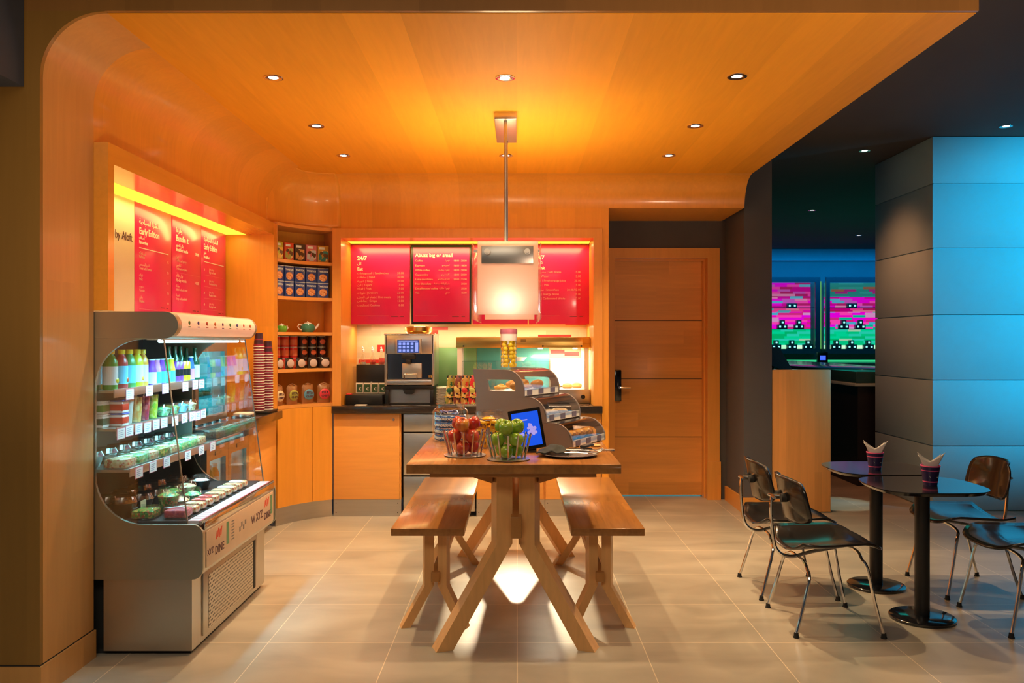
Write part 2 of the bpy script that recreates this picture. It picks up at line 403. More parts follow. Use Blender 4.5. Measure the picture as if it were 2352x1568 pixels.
# ================================================================ the setting
# floor tiles 0.6 m
fm, nt, b = _base('floor tile', .22, 0, .38)
vec = _coord(nt, (1, 1, 1), (0, -.5, 0))
bk = nt.nodes.new('ShaderNodeTexBrick'); bk.offset = 0; bk.squash = 1
bk.inputs['Scale'].default_value = 1; bk.inputs['Brick Width'].default_value = .6; bk.inputs['Row Height'].default_value = .6
bk.inputs['Mortar Size'].default_value = .0022; bk.inputs['Mortar Smooth'].default_value = .1
bk.inputs['Color1'].default_value = (1, 1, 1, 1); bk.inputs['Color2'].default_value = (.88, .88, .88, 1); bk.inputs['Mortar'].default_value = (1.7, 1.6, 1.45, 1)
nt.links.new(vec, bk.inputs['Vector'])
n1 = nt.nodes.new('ShaderNodeTexNoise'); n1.inputs['Scale'].default_value = 2.2; n1.inputs['Detail'].default_value = 6; n1.inputs['Distortion'].default_value = .5
nt.links.new(_coord(nt, (.8, 1.6, 1)), n1.inputs['Vector'])
f = _math(nt, 'MULTIPLY_ADD', n1.outputs['Fac'], 1.0, .50)
nt.links.new(_scale_col(nt, _scale_col(nt, bk.outputs['Color'], f), _math(nt, 'ADD', 0.0, 1.0)), b.inputs['Base Color'])
tint = nt.nodes.new('ShaderNodeVectorMath'); tint.operation = 'MULTIPLY'; tint.inputs[1].default_value = (.43, .385, .31)
src = b.inputs['Base Color'].links[0].from_socket; nt.links.new(src, tint.inputs[0]); nt.links.new(tint.outputs[0], b.inputs['Base Color'])
b.inputs['Roughness'].default_value = .30
M['floor'] = fm
struct('floor', MB().box(-7, 12, -4, 18, -.1, 0), 'floor')

ZC = 2.795
# canopy ceiling: flat board, then coves
struct('ceiling', MB().box(-1.70, 1.882, 3.492, 6.81, ZC, ZC + .03), 'wood_ceil')
cv = arc(-1.945 + .265, ZC - .265, .265, 180, 90, 16)        # left cove profile (x,z), wall -> ceiling
prof = [(-2.6, ZC + .03), (-2.6, 2.36), (-1.945, 2.36)] + cv + [(-1.68, ZC + .03)]
struct('wall_left', MB().prism(prof, 3.908, 6.66, 'Y'), 'wood_v')
prof2 = [(-2.6, ZC + .03), (-2.6, 0), (-1.945, 0)] + cv + [(-1.68, ZC + .03)]
struct('wall_left_pillar', MB().prism(prof2, 3.492, 3.908, 'Y'), 'wood_pillar_lit')
cb_ = arc(7.05 - .24, ZC - .24, .24, 0, 90, 14)               # back cove (y,z)
prof3 = [(6.81, ZC + .03), (7.82, ZC + .03), (7.82, 2.557), (7.05, 2.557)] + cb_
struct('wall_back_valance', MB().prism(prof3, -1.46, 1.882, 'X'), 'wood_vx')
# corner dome: cove swept round a concave plan curve
def plan(t):  # 0 at side wall, 1 at back wall
    a = t * PI / 2
    return Vector((-1.46 - .485 * math.cos(a), 6.60 + .45 * math.sin(a), 0)), Vector((-math.cos(a), math.sin(a), 0))
def dome(u, v):
    p, nr = plan(u)
    if v < .3:
        z = 2.388 + (v / .3) * (ZC - .24 - 2.388); off = 0
    else:
        a = (v - .3) / .7 * PI / 2; z = ZC - .24 + .24 * math.sin(a); off = .24 * (1 - math.cos(a))
    q = p - nr * off; return (q.x, q.y, z)
struct('wall_corner_cove', MB().grid(dome, 20, 18), 'wood_vx', thick=.004)
struct('ceiling_infill', MB().box(-1.75, -1.40, 6.55, 6.86, ZC - .001, ZC + .03), 'wood_ceil')
# fascia over and beside the opening
struct('wall_fascia', MB().box(-2.6, 1.882, 3.47, 3.492, ZC + .002, 3.6), 'wood_fascia_shade')
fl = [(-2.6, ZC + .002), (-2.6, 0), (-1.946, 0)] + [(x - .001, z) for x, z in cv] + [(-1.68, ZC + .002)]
struct('wall_fascia_side', MB().prism(fl, 3.47, 3.492, 'Y'), wood('shaded fascia side veneer', (.31, .16, .034), 'Z', 'X', .2, 3, .14, .08))  # darker copy of the veneer, shade of the unlit face painted in
mb = MB().box(-1.947, -1.935, 3.460, 3.912, 0, .126).box(-2.6, -1.947, 3.460, 3.47, 0, .126)
struct('baseboard_left', mb, 'wood_pillar_lit')
struct('trim_1', MB().box(-1.9455, -1.944, 3.462, 3.909, .126, .131).box(-2.6, -1.9455, 3.468, 3.4705, .126, .131), 'rubber')
struct('ceiling_top', MB().box(-2.6, 1.882, 3.492, 7.9, ZC + .035, 3.6), 'plaster_ceiling')
# niche behind and above the cooler
struct('wall_left_niche', MB().box(-2.6, -2.262, 3.908, 7.3, 0, 2.36), 'wood_v')
mb = MB().box(-2.262, -1.879, 3.910, 3.967, 1.592, 2.366).box(-2.262, -1.879, 3.967, 6.57, 2.274, 2.366)
struct('trim_2', mb, wood('frame veneer', OR, 'Y', 'Z', .5, 3, .06, .10, .22, .5))
struct('trim_3', MB().box(-2.262, -1.879, 6.57, 6.655, .918, 2.366), 'wood_v')
struct('trim_4', MB().box(-2.255, -2.09, 3.97, 6.56, 2.2725, 2.2745), 'slot')
# back wall pieces round the counter niche
mb = MB().box(-1.53, -1.457, 7.05, 7.82, .919, 2.56).box(.63, .703, 7.05, 7.82, .919, 2.56).box(.703, .757, 7.05, 7.82, 0, 2.56).box(-1.457, .63, 7.05, 7.82, 2.306, 2.56)
struct('wall_back', mb, 'wood_vx')
mb = MB().box(-1.527, -1.457, 7.032, 7.05, .919, 2.384).box(.63, .703, 7.032, 7.05, .919, 2.384).box(-1.457, .63, 7.032, 7.05, 2.306, 2.384)
struct('trim_5', mb, 'wood_frame')
struct('trim_6', MB().box(-1.45, .625, 7.28, 7.43, 2.3035, 2.3055), 'slot')
PEACH = (.74, .58, .36)
M['splash'] = bricks('mosaic', [(0, PEACH), (.45, (.80, .62, .40)), (.72, (.66, .52, .33)), (.90, (.75, .50, .33)), (.972, (.62, .05, .05))], .30, .05, 3)
struct('wall_back_tiles', MB().box(-1.457, .63, 7.74, 7.82, .919, 2.306), 'splash')
# door recess
mb = MB().box(.757, .80, 7.82, 8.1, 0, 2.56).box(1.76, 1.918, 7.82, 8.1, 0, 2.56).box(.80, 1.76, 7.82, 8.1, 2.30, 2.56).box(.80, 1.76, 8.06, 8.1, 0, 2.3)
struct('wall_back_recess', mb, 'plaster_dark')
struct('wall_pier', MB().box(1.918, 2.154, 7.2, 9.4, 0, 3.207), mat('pier paint', (.10, .10, .115), .8, scale=4))
struct('baseboard_pier', MB().box(1.90, 1.918, 7.19, 7.8, 0, .13).box(1.90, 2.156, 7.185, 7.2, 0, .13), 'wood_frame')
struct('wall_bar_side', MB().box(1.9, 2.154, 9.4, 16.5, 0, 3.207), 'plaster_dark')
struct('wall_bar_end', MB().box(1.9, 11, 16.3, 16.5, 0, 3.3), mat('bar wall', (.20, .26, .34), .6, scale=3))
struct('trim_7', MB().box(2.154, 11, 16.1, 16.3, 2.98, 3.2), mat('bar cornice', (.25, .32, .42), .5))
struct('ceiling_lobby', MB().box(1.882, 12, -4, 16.5, 3.207, 3.35).box(-7, 1.882, -4, 3.47, 3.6, 3.7), 'plaster_ceiling')
struct('wall_lobby_side', MB().box(11, 11.2, -4, 16.5, 0, 3.4), 'plaster_dark')
struct('wall_bulkhead', MB().box(-4, -2.009, .6, 3.466, 2.487, 3.6), 'navy')
# stone column in courses
mb = MB(); zz = [0, .555, 1.118, 1.677, 2.248, 2.80, 3.207]
for a, c in zip(zz, zz[1:]): mb.box(3.557, 7.5, 7.29, 8.46, a + .004, c - .004, .004)
mb.box(3.572, 7.4, 7.305, 8.44, 0, 3.2)
struct('wall_column', mb, 'stone')
# door
mb = MB().box(.88, 1.74, 7.98, 8.02, .012, 2.20)
for z in (.556, 1.10, 1.646): mb.mi = 1; mb.box(.885, 1.736, 7.9795, 7.981, z - .003, z + .003)
d1 = struct('door_1', mb, ['wood_door', 'rubber'])
mb = MB().box(.80, .894, 7.80, 8.05, 0, 2.306).box(1.745, 1.855, 7.80, 8.05, 0, 2.306).box(.894, 1.745, 7.80, 8.05, 2.215, 2.306)
mb.box(1.731, 1.745, 7.90, 7.975, 0, 2.215).box(.894, 1.731, 7.90, 7.975, 2.20, 2.215).box(1.74, 1.865, 7.79, 7.80, 0, .35)
struct('trim_8', mb, 'wood_frame')
struct('door_gap_glow', MB().box(.90, 1.73, 8.03, 8.04, .001, .010), glow('light under the door', (.15, .75, .85), .9))  # glowing strip standing in for the slit of light below the door
hd = MB().box(.897, .975, 7.958, 7.979, .893, 1.185, .008)
o = hd.build('lock_plate', 'black_gloss', d1, world=False)
h2 = MB().cyl((.955, 7.93, 1.02), .012, .04, axis='Y').tube([(.955, 7.932, 1.02), (1.0, 7.93, 1.02), (1.055, 7.934, 1.02)], .009)
h2.build('lever', 'chrome', o, world=False)
# ================================================================ ceiling fixtures
dl = thing('downlight', '', 'downlight', (0, 0, 0), group='downlights in the wooden ceiling')
MB().lathe([(.026, -.001), (.044, -.005), (.050, -.004), (.051, 0), (.051, .003), (.026, .003)], n=28, cap=(False, False)).build('trim_ring', 'chrome', dl)
MB().lathe([(.0, -.0005), (.027, -.0005), (.027, .002), (0, .002)], n=20).build('lens', 'lamp_disc', dl)
dnames = ['nearest the cooler, front row', 'front row, middle of three', 'front row, nearest the bar side', 'middle row, on the cooler side', 'middle row, on the door side',
          'back row, above the corner shelf side', 'back row, behind the pendant rod', 'back row, above the door side']
for i, (x, y) in enumerate(DOWN):
    lab = 'chrome recessed downlight in wooden ceiling, ' + dnames[i]
    if i == 0: o = dl; o['label'] = lab
    else: o = dup(dl, label=lab)
    o.location = (x, y, ZC - .0005)
for i, (x, y) in enumerate([(3.99, 6.95), (3.2, 7.84), (3.95, 11.4), (5.65, 14.08)]):
    o = dup(dl, (x, y, 3.2065), label='small downlight in dark ceiling, ' + ['above the blue column face', 'beside the column corner', 'halfway to the back bar', 'nearest the back bar'][i], group='downlights in the dark ceiling')
# pendant
P0 = (-.058, 5.28, 1.575)
pt = thing('pendant_lamp', 'long frosted glass pendant lamp hanging on steel rods above the communal table', 'pendant lamp', P0)
M['frost'] = mat('frosted acrylic', (.88, .66, .54), .35, var=.02)
_b = M['frost'].node_tree.nodes['Principled BSDF']
_b.inputs['Transmission Weight'].default_value = .0
nt = M['frost'].node_tree; out = [n for n in nt.nodes if n.type == 'OUTPUT_MATERIAL'][0]
tr = nt.nodes.new('ShaderNodeBsdfTranslucent'); tr.inputs[0].default_value = (.95, .78, .68, 1)
tp = nt.nodes.new('ShaderNodeBsdfTransparent'); tp.inputs[0].default_value = (.95, .85, .78, 1)
m1 = nt.nodes.new('ShaderNodeMixShader'); m1.inputs[0].default_value = .55
m2 = nt.nodes.new('ShaderNodeMixShader'); m2.inputs[0].default_value = .03
nt.links.new(_b.outputs[0], m1.inputs[1]); nt.links.new(tr.outputs[0], m1.inputs[2])
nt.links.new(m1.outputs[0], m2.inputs[1]); nt.links.new(tp.outputs[0], m2.inputs[2]); nt.links.new(m2.outputs[0], out.inputs[0])
for y, n in ((4.756, 'front_panel'), (5.80, 'back_panel')):
    MB().box(-.222, .117, y, y + .008, 1.60, 2.01, .002).build(n, 'frost', pt)
M['frost_edge'] = glass('side acrylic', (1, .88, .80), .20, .15)
for x in (-.250, .128):
    MB().box(x, x + .006, 4.745, 5.82, 1.575, 2.0, .0015).build('side_panel', 'frost_edge', pt)
fr = MB().box(-.200, .090, 4.751, 4.7555, 1.885, 1.985, .002).box(-.205, .100, 5.78, 5.788, 1.895, 1.995).box(-.06, -.045, 4.78, 5.78, 1.965, 1.985)
for y in (4.82, 5.28, 5.74): fr.box(-.246, .128, y, y + .02, 1.955, 1.97)
M['bolt'] = mat('bolt steel', (.75, .72, .68), .3, .5)
fo = fr.build('steel_bracket', 'steel', pt)
for x in (-.168, .056):
    for y in (4.737,):
        MB().cyl((x, y, 1.951), .017, .014, axis='Y', r2=.012).cyl((x, y - .003, 1.951), .009, .006, axis='Y').build('bolt', M['bolt'], pt)
for y in (5.03, 5.54):
    MB().cyl((-.069, y, 1.96), .009, .80, n=12).build('rod', 'steel', pt)
MB().box(-.134, -.004, 4.985, 5.585, 2.752, ZC, .003).build('ceiling_plate', 'steel', pt)
MB().lathe([(0, -.055), (.03, -.05), (.055, -.02), (.06, .02), (.035, .06), (.02, .075)], c=(-.058, 4.92, 1.68), n=20).build('bulb', glow('pendant bulb', (1, .90, .74), 3), pt)
MB().lathe([(0, -.055), (.03, -.05), (.055, -.02), (.06, .02), (.035, .06), (.02, .075)], c=(-.058, 5.6, 1.70), n=20).build('bulb', M['pendant bulb'] if 'pendant bulb' in M else bpy.data.materials['pendant bulb'], pt)
for y in (4.84, 5.6): lamp('pendant_light', 'POINT', (-.058, y, 1.67), 5.0, (1, .90, .76), size=.05)
# bulkhead above the dark ceiling ends here

# ================================================================ communal table and benches
def strut(mb, pts, w, ang):
    """square timber (half width w) turned by ang about Z, through pts; horizontal cross-sections"""
    ca, sa = math.cos(ang), math.sin(ang); loops = []
    for (x, y, z) in pts:
        loops.append([mb.bm.verts.new((x + ca * a * w - sa * c * w, y + sa * a * w + ca * c * w, z)) for a, c in ((-1, -1), (1, -1), (1, 1), (-1, 1))])
    for a, c in zip(loops, loops[1:]):
        for i in range(4): mb.bm.faces.new([a[i], a[(i + 1) % 4], c[(i + 1) % 4], c[i]])
    mb.bm.faces.new(loops[0][::-1]); mb.bm.faces.new(loops[-1])
    return mb
def trestle(name_p, parent, xc, y, top, bend, spread, fwd, w, gap, mat_):
    for s in (-1, 1):
        px = xc + s * gap
        mb = strut(MB(), [(xc + s * spread, y + fwd, 0), (px, y, bend), (px, y, top + .016)], w, s * math.copysign(.35, fwd))
        mb.build('leg', mat_, parent)
tb = thing('communal_table', 'long solid oak table with splayed trestle legs under the pendant lamp', 'table', (-.016, 5.0, 0))
TZ = .873
MB().box(-.522, .489, 4.0, 6.0, TZ - .045, TZ, .003).build('tabletop', 'oak', tb)
MB().box(-.415, .375, 4.03, 5.97, TZ - .066, TZ - .045).build('apron', 'oak_x', tb)
trestle('t', tb, -.008, 4.20, .79, .46, .345, -.18, .041, .068, 'oak_z')
trestle('t', tb, -.008, 5.60, .79, .46, .345, .17, .041, .068, 'oak_z')
for y in (4.2, 5.6):
    for s in (-1, 1): MB().prism([(-.008 + s * q, z) for q, z in ((.26, .807), (.25, .80), (.112, .757), (.112, .807))], y - .045, y + .045).build('bracket', 'oak_x', tb)
MB().box(-.031, .021, 4.10, 5.70, .50, .605, .004).build('stretcher', 'oak_x', tb)
def bench(x0, x1, label):
    xc = (x0 + x1) / 2
    t = thing('bench', label, 'bench', (xc, 5.1, 0), group='oak benches')
    xc += .03 if xc < 0 else -.03
    MB().box(x0, x1, 4.28, 5.9, .472, .510, .003).build('seat', 'oak', t)
    for y, fw in ((4.42, -.09), (5.5, .05)):
        for s in (-1, 1):
            strut(MB(), [(xc + s * .150, y + fw, 0), (xc + s * .040, y, .19), (xc + s * .040, y, .472)], .0245, s * math.copysign(.30, fw)).build('leg', 'oak_z', t)
    MB().box(xc - .022, xc + .022, 4.37, 5.55, .215, .265, .003).build('stretcher', 'oak_x', t)
    return t
bench(-.636, -.266, 'oak bench with trestle legs along the cooler side of the table')
bench(.271, .642, 'oak bench with trestle legs along the door side of the table')

# ================================================================ bistro tables and chairs
def bistro(cx, cy, label):
    t = thing('bistro_table', label, 'table', (cx, cy, 0), group='black bistro tables')
    pts = []
    for i in range(48):
        a = 2 * PI * i / 48; c, s_ = math.cos(a), math.sin(a); e = .62
        pts.append((cx + .285 * math.copysign(abs(c) ** e, c), cy + .27 * math.copysign(abs(s_) ** e, s_)))
    inner = [(cx + (p[0] - cx) * .94, cy + (p[1] - cy) * .94) for p in pts]
    mb = MB(); n = 48
    v0 = [mb.bm.verts.new((*p, .682)) for p in inner]; v1 = [mb.bm.verts.new((*p, .698)) for p in pts]; v2 = [mb.bm.verts.new((*p, .703)) for p in pts]
    for a, c in ((v0, v1), (v1, v2)):
        for i in range(n): mb.bm.faces.new([a[i], a[(i + 1) % n], c[(i + 1) % n], c[i]])
    mb.bm.faces.new(v0[::-1]); mb.bm.faces.new(v2)
    mb.build('tabletop', 'black_gloss', t, angle=20)
    MB().cyl((cx, cy, .015), .037, .67, n=24).build('column', 'black', t)
    MB().lathe([(.16, 0), (.163, .004), (.163, .014), (.158, .018), (.05, .022), (0, .022)], c=(cx, cy, 0), n=40).build('base', 'black_gloss', t)
    return t
bistro(2.12, 4.457, 'black bistro table with round base, nearer of the pair')
bistro(2.125, 5.04, 'black bistro table with round base, farther one beside the bar end')

def chair_proto():
    t = thing('plywood_chair', '', 'chair', (0, 0, 0), group='black plywood bistro chairs')
    # faces +X; origin on the floor at the middle
    def seat(u, v):
        a = (u - .5) * 2; c = (v - .5) * 2                       # a: back..front, c: side
        k = (abs(a) ** 4 + abs(c) ** 4) ** .25 or 1
        sc = max(abs(a), abs(c)) / k if k else 1
        x = a * sc * .235 + .015; y = c * sc * (.255 - .02 * a)
        z = .415 + .028 * a + .040 * abs(c) ** 2.2 * (1 - .5 * a) - .045 * max(0, a - .45) ** 1.5 * 2 + .02 * max(0, -a - .5)
        return (x, y, z)
    MB().grid(seat, 16, 18).build('seat', 'black_shell', t, thick=.011)
    def back(u, v):
        a = (u - .5) * 2; c = (v - .5) * 2                       # a: vertical, c: side
        k = (abs(a) ** 3.4 + abs(c) ** 3.4) ** (1 / 3.4) or 1
        sc = max(abs(a), abs(c)) / k
        z = .648 + a * sc * .118; y = c * sc * (.222 - .012 * a)
        x = -.205 - (z - .648) * .22 + .055 * (abs(c) ** 2)
        return (x, y, z)
    MB().grid(back, 14, 18).build('backrest', 'black_shell', t, thick=.011)
    def smooth(p, n=6):
        p = [Vector(q) for q in p]; out = []
        p = [p[0]] + p + [p[-1]]
        for i in range(1, len(p) - 2):
            for k in range(n):
                s = k / n; a, b_, c, d = p[i - 1:i + 3]
                out.append(.5 * ((2 * b_) + (c - a) * s + (2 * a - 5 * b_ + 4 * c - d) * s * s + (3 * b_ - a - 3 * c + d) * s ** 3))
        return out + [p[-1]]
    def hoop(xf, xt, zt, yf, yt):
        h = [(xf, -yf, .012), (xf + (xt - xf) * .45, -yf + .014, zt * .42), (xf + (xt - xf) * .86, -yf + .028, zt - .060), (xt - .006, -yt + .008, zt - .022), (xt, -yt + .075, zt), (xt, 0, zt + .003)]
        return smooth(h + [(x, -y, z) for x, y, z in h[-2::-1]])
    MB().tube(hoop(-.215, -.13, .335, .235, .17), .0085).build('rear_legs_hoop', 'chrome', t)
    MB().tube(hoop(.21, .13, .392, .245, .20), .0085).build('front_legs_hoop', 'chrome', t)
    MB().tube(smooth([(-.262, 0, .655), (-.268, 0, .60), (-.262, 0, .48), (-.24, 0, .375), (-.17, 0, .338), (-.05, 0, .365), (.13, 0, .398)]), .0095).build('spine', 'chrome', t)
    MB().tube([(-.265, -.05, .650), (-.262, 0, .652), (-.265, .05, .650)], .008).cyl((-.262, .0, .650), .012, .05, axis='X').build('back_mount', 'chrome', t)
    for y_ in (-.045, .045): MB().cyl((-.232, y_, .650), .022, .026, axis='X', n=14).build('shock_mount', 'rubber', t)
    for x, y in ((-.215, -.235), (-.215, .235), (.21, -.245), (.21, .245)):
        MB().lathe([(.013, .004), (.011, .024), (.0, .026)], c=(x, y, 0), n=12).lathe([(.015, 0), (.015, .005), (0, .006)], c=(x, y, 0), n=12).build('glide', 'rubber', t)
    return t
ch = chair_proto()
for i, (x, y, rz, lab) in enumerate([
    (1.582, 4.405, 0, 'black plywood chair on chrome legs, back towards the room, at the nearer bistro table'),
    (1.585, 5.01, 0, 'black plywood chair beside the pier, at the farther bistro table'),
    (2.628, 5.03, PI, 'black plywood chair with brown sheen on backrest, in front of the column'),
    (2.628, 4.41, PI, 'black plywood chair cut by the picture edge, only its seat and legs showing')]):
    o = ch if i == 0 else dup(ch)
    o.location = (x, y, 0); o.rotation_euler = (0, 0, rz); o['label'] = lab
# ================================================================ menu boards
M['red_board'] = mat('red menu board', (.80, .012, .15), .32, var=.03, scale=2, coat=.3)
M['cream_board'] = mat('cream board', (.80, .68, .52), .4, var=.03)
M['ink_cream'] = mat('cream ink', (.95, .78, .60), .6, emit=(1, .75, .55), es=.10)
M['ink_pink'] = mat('pale pink ink', (.92, .45, .42), .6)
M['ink_dark'] = mat('dark ink', (.10, .03, .04), .6)
def red_board(name, label, mx, w, h, border, items, small, foot=True, dark='red_board'):
    o = Vector(mx.translation)
    t = thing(name, label, 'menu board', o)
    loc = mx @ Vector((w / 2, h / 2, 0))
    def add(m0, m1, d0, d1, n, mt):
        mb = MB().box(m0, w - m0, m1, h - m1, d0, d1, .001, mx=mx); return mb.build(n, mt, t)
    add(0, 0, -.02, 0, 'backing', 'black' if border else dark)
    if border: add(border, border * 1.4, 0, .003, 'face', dark)
    z = .0045 if border else .0012
    lm = mx @ Matrix.Translation((0, 0, z))
    if items: letters('heading_lettering', items, 'ink_cream' if dark == 'red_board' else 'ink_dark', lm, t)
    if small: letters('menu_lettering', small, 'ink_pink', lm, t)
    if foot: letters('footer_mark', [('-', w * .68, .066, .06, 'LEFT', .004), ('-', w * .84, .066, .03, 'LEFT', .004)], 'ink_dark', lm, t)
    return t
S = .0038
def bx(px, left): return (px - left) * S
def by(py): return (744.5 - py) * S - .008
rows1 = [626.6, 635.6, 645, 653.6, 662, 672, 682, 690.6, 700.5]
n1_ = ['Sandwiches', 'Salad', 'Soup', 'Yogurt', 'Fruit', 'Dessert', 'Hot meals', 'Crisps', 'Cookies']
a1_ = ['السندويشات', 'سلطات', 'شوربة', 'لبن', 'فواكه', 'حلويات', 'طعام في المنزل', 'بطاطس', 'بسكويت']
p1_ = ['28.00', '30.00', '20.00', '7.00', '7.00', '22.00', '38.00', '13.00', '8.00']
small = []
for y, n, a, p in zip(rows1, n1_, a1_, p1_):
    small += [(arabic(a) + ' | ' + n, .053, by(y), .026), (p, .460, by(y), .026, 'RIGHT')]
small += [('-', .053, by(723), .28, 'LEFT', .0015), ('-', .355, by(723), .10, 'LEFT', .001)]
W1 = (941 - 806) * S
red_board('menu_board', 'red menu board headed 24/7 Eat above the tea box', front(-1.454, 7.455, 1.60), W1, .695, 0,
          [('24/7', .053, by(594), .047, 'LEFT', .0016), (arabic('كل'), .053, by(605), .032), ('Eat', .053, by(618), .038, 'LEFT', .0012)], small)
rows2 = [598, 609, 619.6, 630, 640.7, 651, 661.7, 672]
n2_ = ['Coffee', 'Espresso', 'White coffee', 'Cappuccino', 'Latte macchiato', 'Hot chocolate', 'Decaffeinated coffee', 'Tea']
a2_ = ['قهوة', 'اسبرسو', 'قهوة بيضاء', 'كابتشينو', 'لاتيه ماكياتو', 'شوكولاتة ساخنة', 'قهوة خالية', 'شاي']
p2_ = ['18.00 | 20.00', '16.00 | 18.00', '18.00 | 20.00', '18.00 | 20.00', '20.00 | 22.00', '20.00', '20.00', '15.00']
small = []
for y, n, a, p in zip(rows2, n2_, a2_, p2_):
    small += [(n, .034, by(y), .024, 'LEFT', .0002), (arabic(a), .335, by(y) + .003, .022, 'RIGHT'), (p, .485, by(y), .022, 'RIGHT', .0002)]
small += [('-', .034, by(723), .20, 'LEFT', .0015), ('-', .33, by(723), .12, 'LEFT', .001)]
red_board('menu_board', 'red menu board headed Abuzz big or small in a black frame above the coffee machine', front(-.927, 7.455, 1.60), .524, .695, .016,
          [('Abuzz big or small', .034, by(587), .044, 'LEFT', .0008)], small)
red_board('menu_board', 'red menu board almost hidden behind the pendant lamp', front(-.392, 7.455, 1.60), .483, .695, 0, [], [], False)
rows4 = [624, 634, 644, 654, 665, 675, 685]
n4_ = ['Soft drinks', 'Water', 'Fresh orange juice', 'Milk', 'Smoothies', 'Energy drinks', 'Carbonated drinks']
a4_ = ['مشروبات', 'ماء', 'عصير', 'حليب', 'سموذي', 'طاقة', 'غازية']
p4_ = ['15.00', '12.00', '20.00', '15.00', '20.00/22.00', '25.00', '17.00']
small = []
for y, n, a, p in zip(rows4, n4_, a4_, p4_):
    small += [(arabic(a) + ' | ' + n, .050, by(y), .026), (p, .455, by(y), .026, 'RIGHT')]
small += [('-', .05, by(723), .22, 'LEFT', .0015), ('-', .33, by(723), .12, 'LEFT', .001)]
red_board('menu_board', 'red menu board headed 24/7 Drink beside the door side of the pendant', front(.103, 7.455, 1.60), .527, .695, 0,
          [('24/7', .050, by(592), .047, 'LEFT', .0016), (arabic('شرب'), .050, by(603), .034), ('Drink', .050, by(616), .038, 'LEFT', .0012)], small)
# over the cooler
HB = .676; ZB = 1.592
def sb(name, label, y0, y1, items, small, **k): return red_board(name, label, side(-2.232, y0, ZB), y1 - y0, HB, 0, items, small, **k)
sb('wall_board', 'cream board with dark brand lettering, first board over the cooler', 3.985, 4.962, [('by Aloft', .950, .436, .066, 'RIGHT')], [], foot=False, dark='cream_board')
def lines(ys, x, w, items, price=None):
    r = []
    for y, tt in zip(ys, items):
        r.append((tt, x, y, .024))
        if price and price.get(tt): r.append((price[tt], w - .05, y, .024, 'RIGHT'))
    return r
Lb = lines([.375, .352, .308, .285, .243, .22, .178, .155, .113, .09], .055, .53,
           [arabic('لبن فواكه'), 'Pastries', arabic('الخبز المحمص'), 'Toast with butter', arabic('فواكه'), 'Fruit', arabic('حبوب'), 'Cereals', arabic('مافن'), 'Muffins'],
           {'Pastries': '15', 'Toast with butter': '12', 'Fruit': '15', 'Cereals': '18', 'Muffins': '10'})
sb('menu_board', 'red menu board headed Early Edition with a rule, beside the cream board', 4.968, 5.494,
   [(arabic('النشرة الصباحية'), .055, .555, .045), ('Early Edition', .055, .495, .056, 'LEFT', .0012), (arabic('أصناف'), .055, .465, .026), ('Favourites', .055, .438, .028, 'LEFT', .0006), ('-', .055, .41, .42, 'LEFT', .005)],
   Lb + [('-', .055, .05, .25, 'LEFT', .0015)])
Lc = lines([.405, .382, .353, .33, .215, .192, .155, .132], .055, .50,
           [arabic('قهوة'), 'Coffee and pastry', arabic('كرواسون'), 'Croissant and juice', arabic('سلطة'), 'Salad and soft drink', arabic('شوربة'), 'Soup and sandwich'])
sb('menu_board', 'red menu board headed Bundle it, middle of the red boards over the cooler', 5.512, 6.008,
   [(arabic('وفرها'), .055, .575, .046), ('Bundle it', .055, .518, .058, 'LEFT', .0012), (arabic('بكل الفطور'), .055, .482, .028), ('Breakfast bundle', .055, .452, .030, 'LEFT', .0008),
    ('35.00', .45, .452, .028, 'RIGHT', .0006)],
   Lc + [('-', .055, .31, .42, 'LEFT', .001), (arabic('بكل طعام'), .055, .282, .03), ('All-day bundle', .055, .252, .030, 'LEFT', .0008), ('45.00', .45, .252, .028, 'RIGHT', .0006)] + [('-', .055, .05, .25, 'LEFT', .0015)])
Ld = []
for k in range(4):
    y = .375 - k * .083
    Ld += [('%d0' % (k + 1), .045, y - .012, .024), (arabic('بيض وخبز'), .15, y, .024), (['Eggs and toast', 'Continental tray', 'Breakfast wrap', 'Porridge bowl'][k], .15, y - .024, .024), ('-', .045, y - .042, .40, 'LEFT', .0012)]
sb('menu_board', 'red menu board headed Early Edition with numbered lines, farthest over the cooler', 6.012, 6.515,
   [(arabic('النشرة الصباحية'), .045, .575, .046), ('Early Edition', .045, .518, .054, 'LEFT', .0012), (arabic('فطور'), .045, .482, .026), ('Breakfast', .045, .452, .030, 'LEFT', .0008), ('-', .045, .425, .41, 'LEFT', .005)], Ld)

# ================================================================ open cooler
ck = thing('display_cooler', 'stainless open-front grab-and-go cooler with curved glass ends', 'cooler', (-1.85, 4.5, 0))
M['steel_v'] = mat('cooler steel', (.56, .53, .47), .36, 1, var=.08, scale=4, stretch=(1, 30, 1))
M['steel_end'] = mat('cooler end steel', (.46, .46, .39), .42, 1, var=.06, scale=3)
M['grille'] = None
m, nt, b = _base('perforated grille', .4, .9); M['grille'] = m
tc = nt.nodes.new('ShaderNodeTexCoord'); sp = nt.nodes.new('ShaderNodeSeparateXYZ'); nt.links.new(tc.outputs['Object'], sp.inputs[0])
v_ = _math(nt, 'DIVIDE', sp.outputs['Z'], .0165); iv = _math(nt, 'FLOOR', v_)
u_ = _math(nt, 'ADD', _math(nt, 'DIVIDE', sp.outputs['Y'], .019), _math(nt, 'MULTIPLY', iv, .5))
fu = _math(nt, 'SUBTRACT', _math(nt, 'FRACT', u_), .5); fv = _math(nt, 'SUBTRACT', _math(nt, 'FRACT', v_), .5)
rr = _math(nt, 'ADD', _math(nt, 'MULTIPLY', fu, fu), _math(nt, 'MULTIPLY', fv, fv))
hole = _math(nt, 'LESS_THAN', rr, .085)
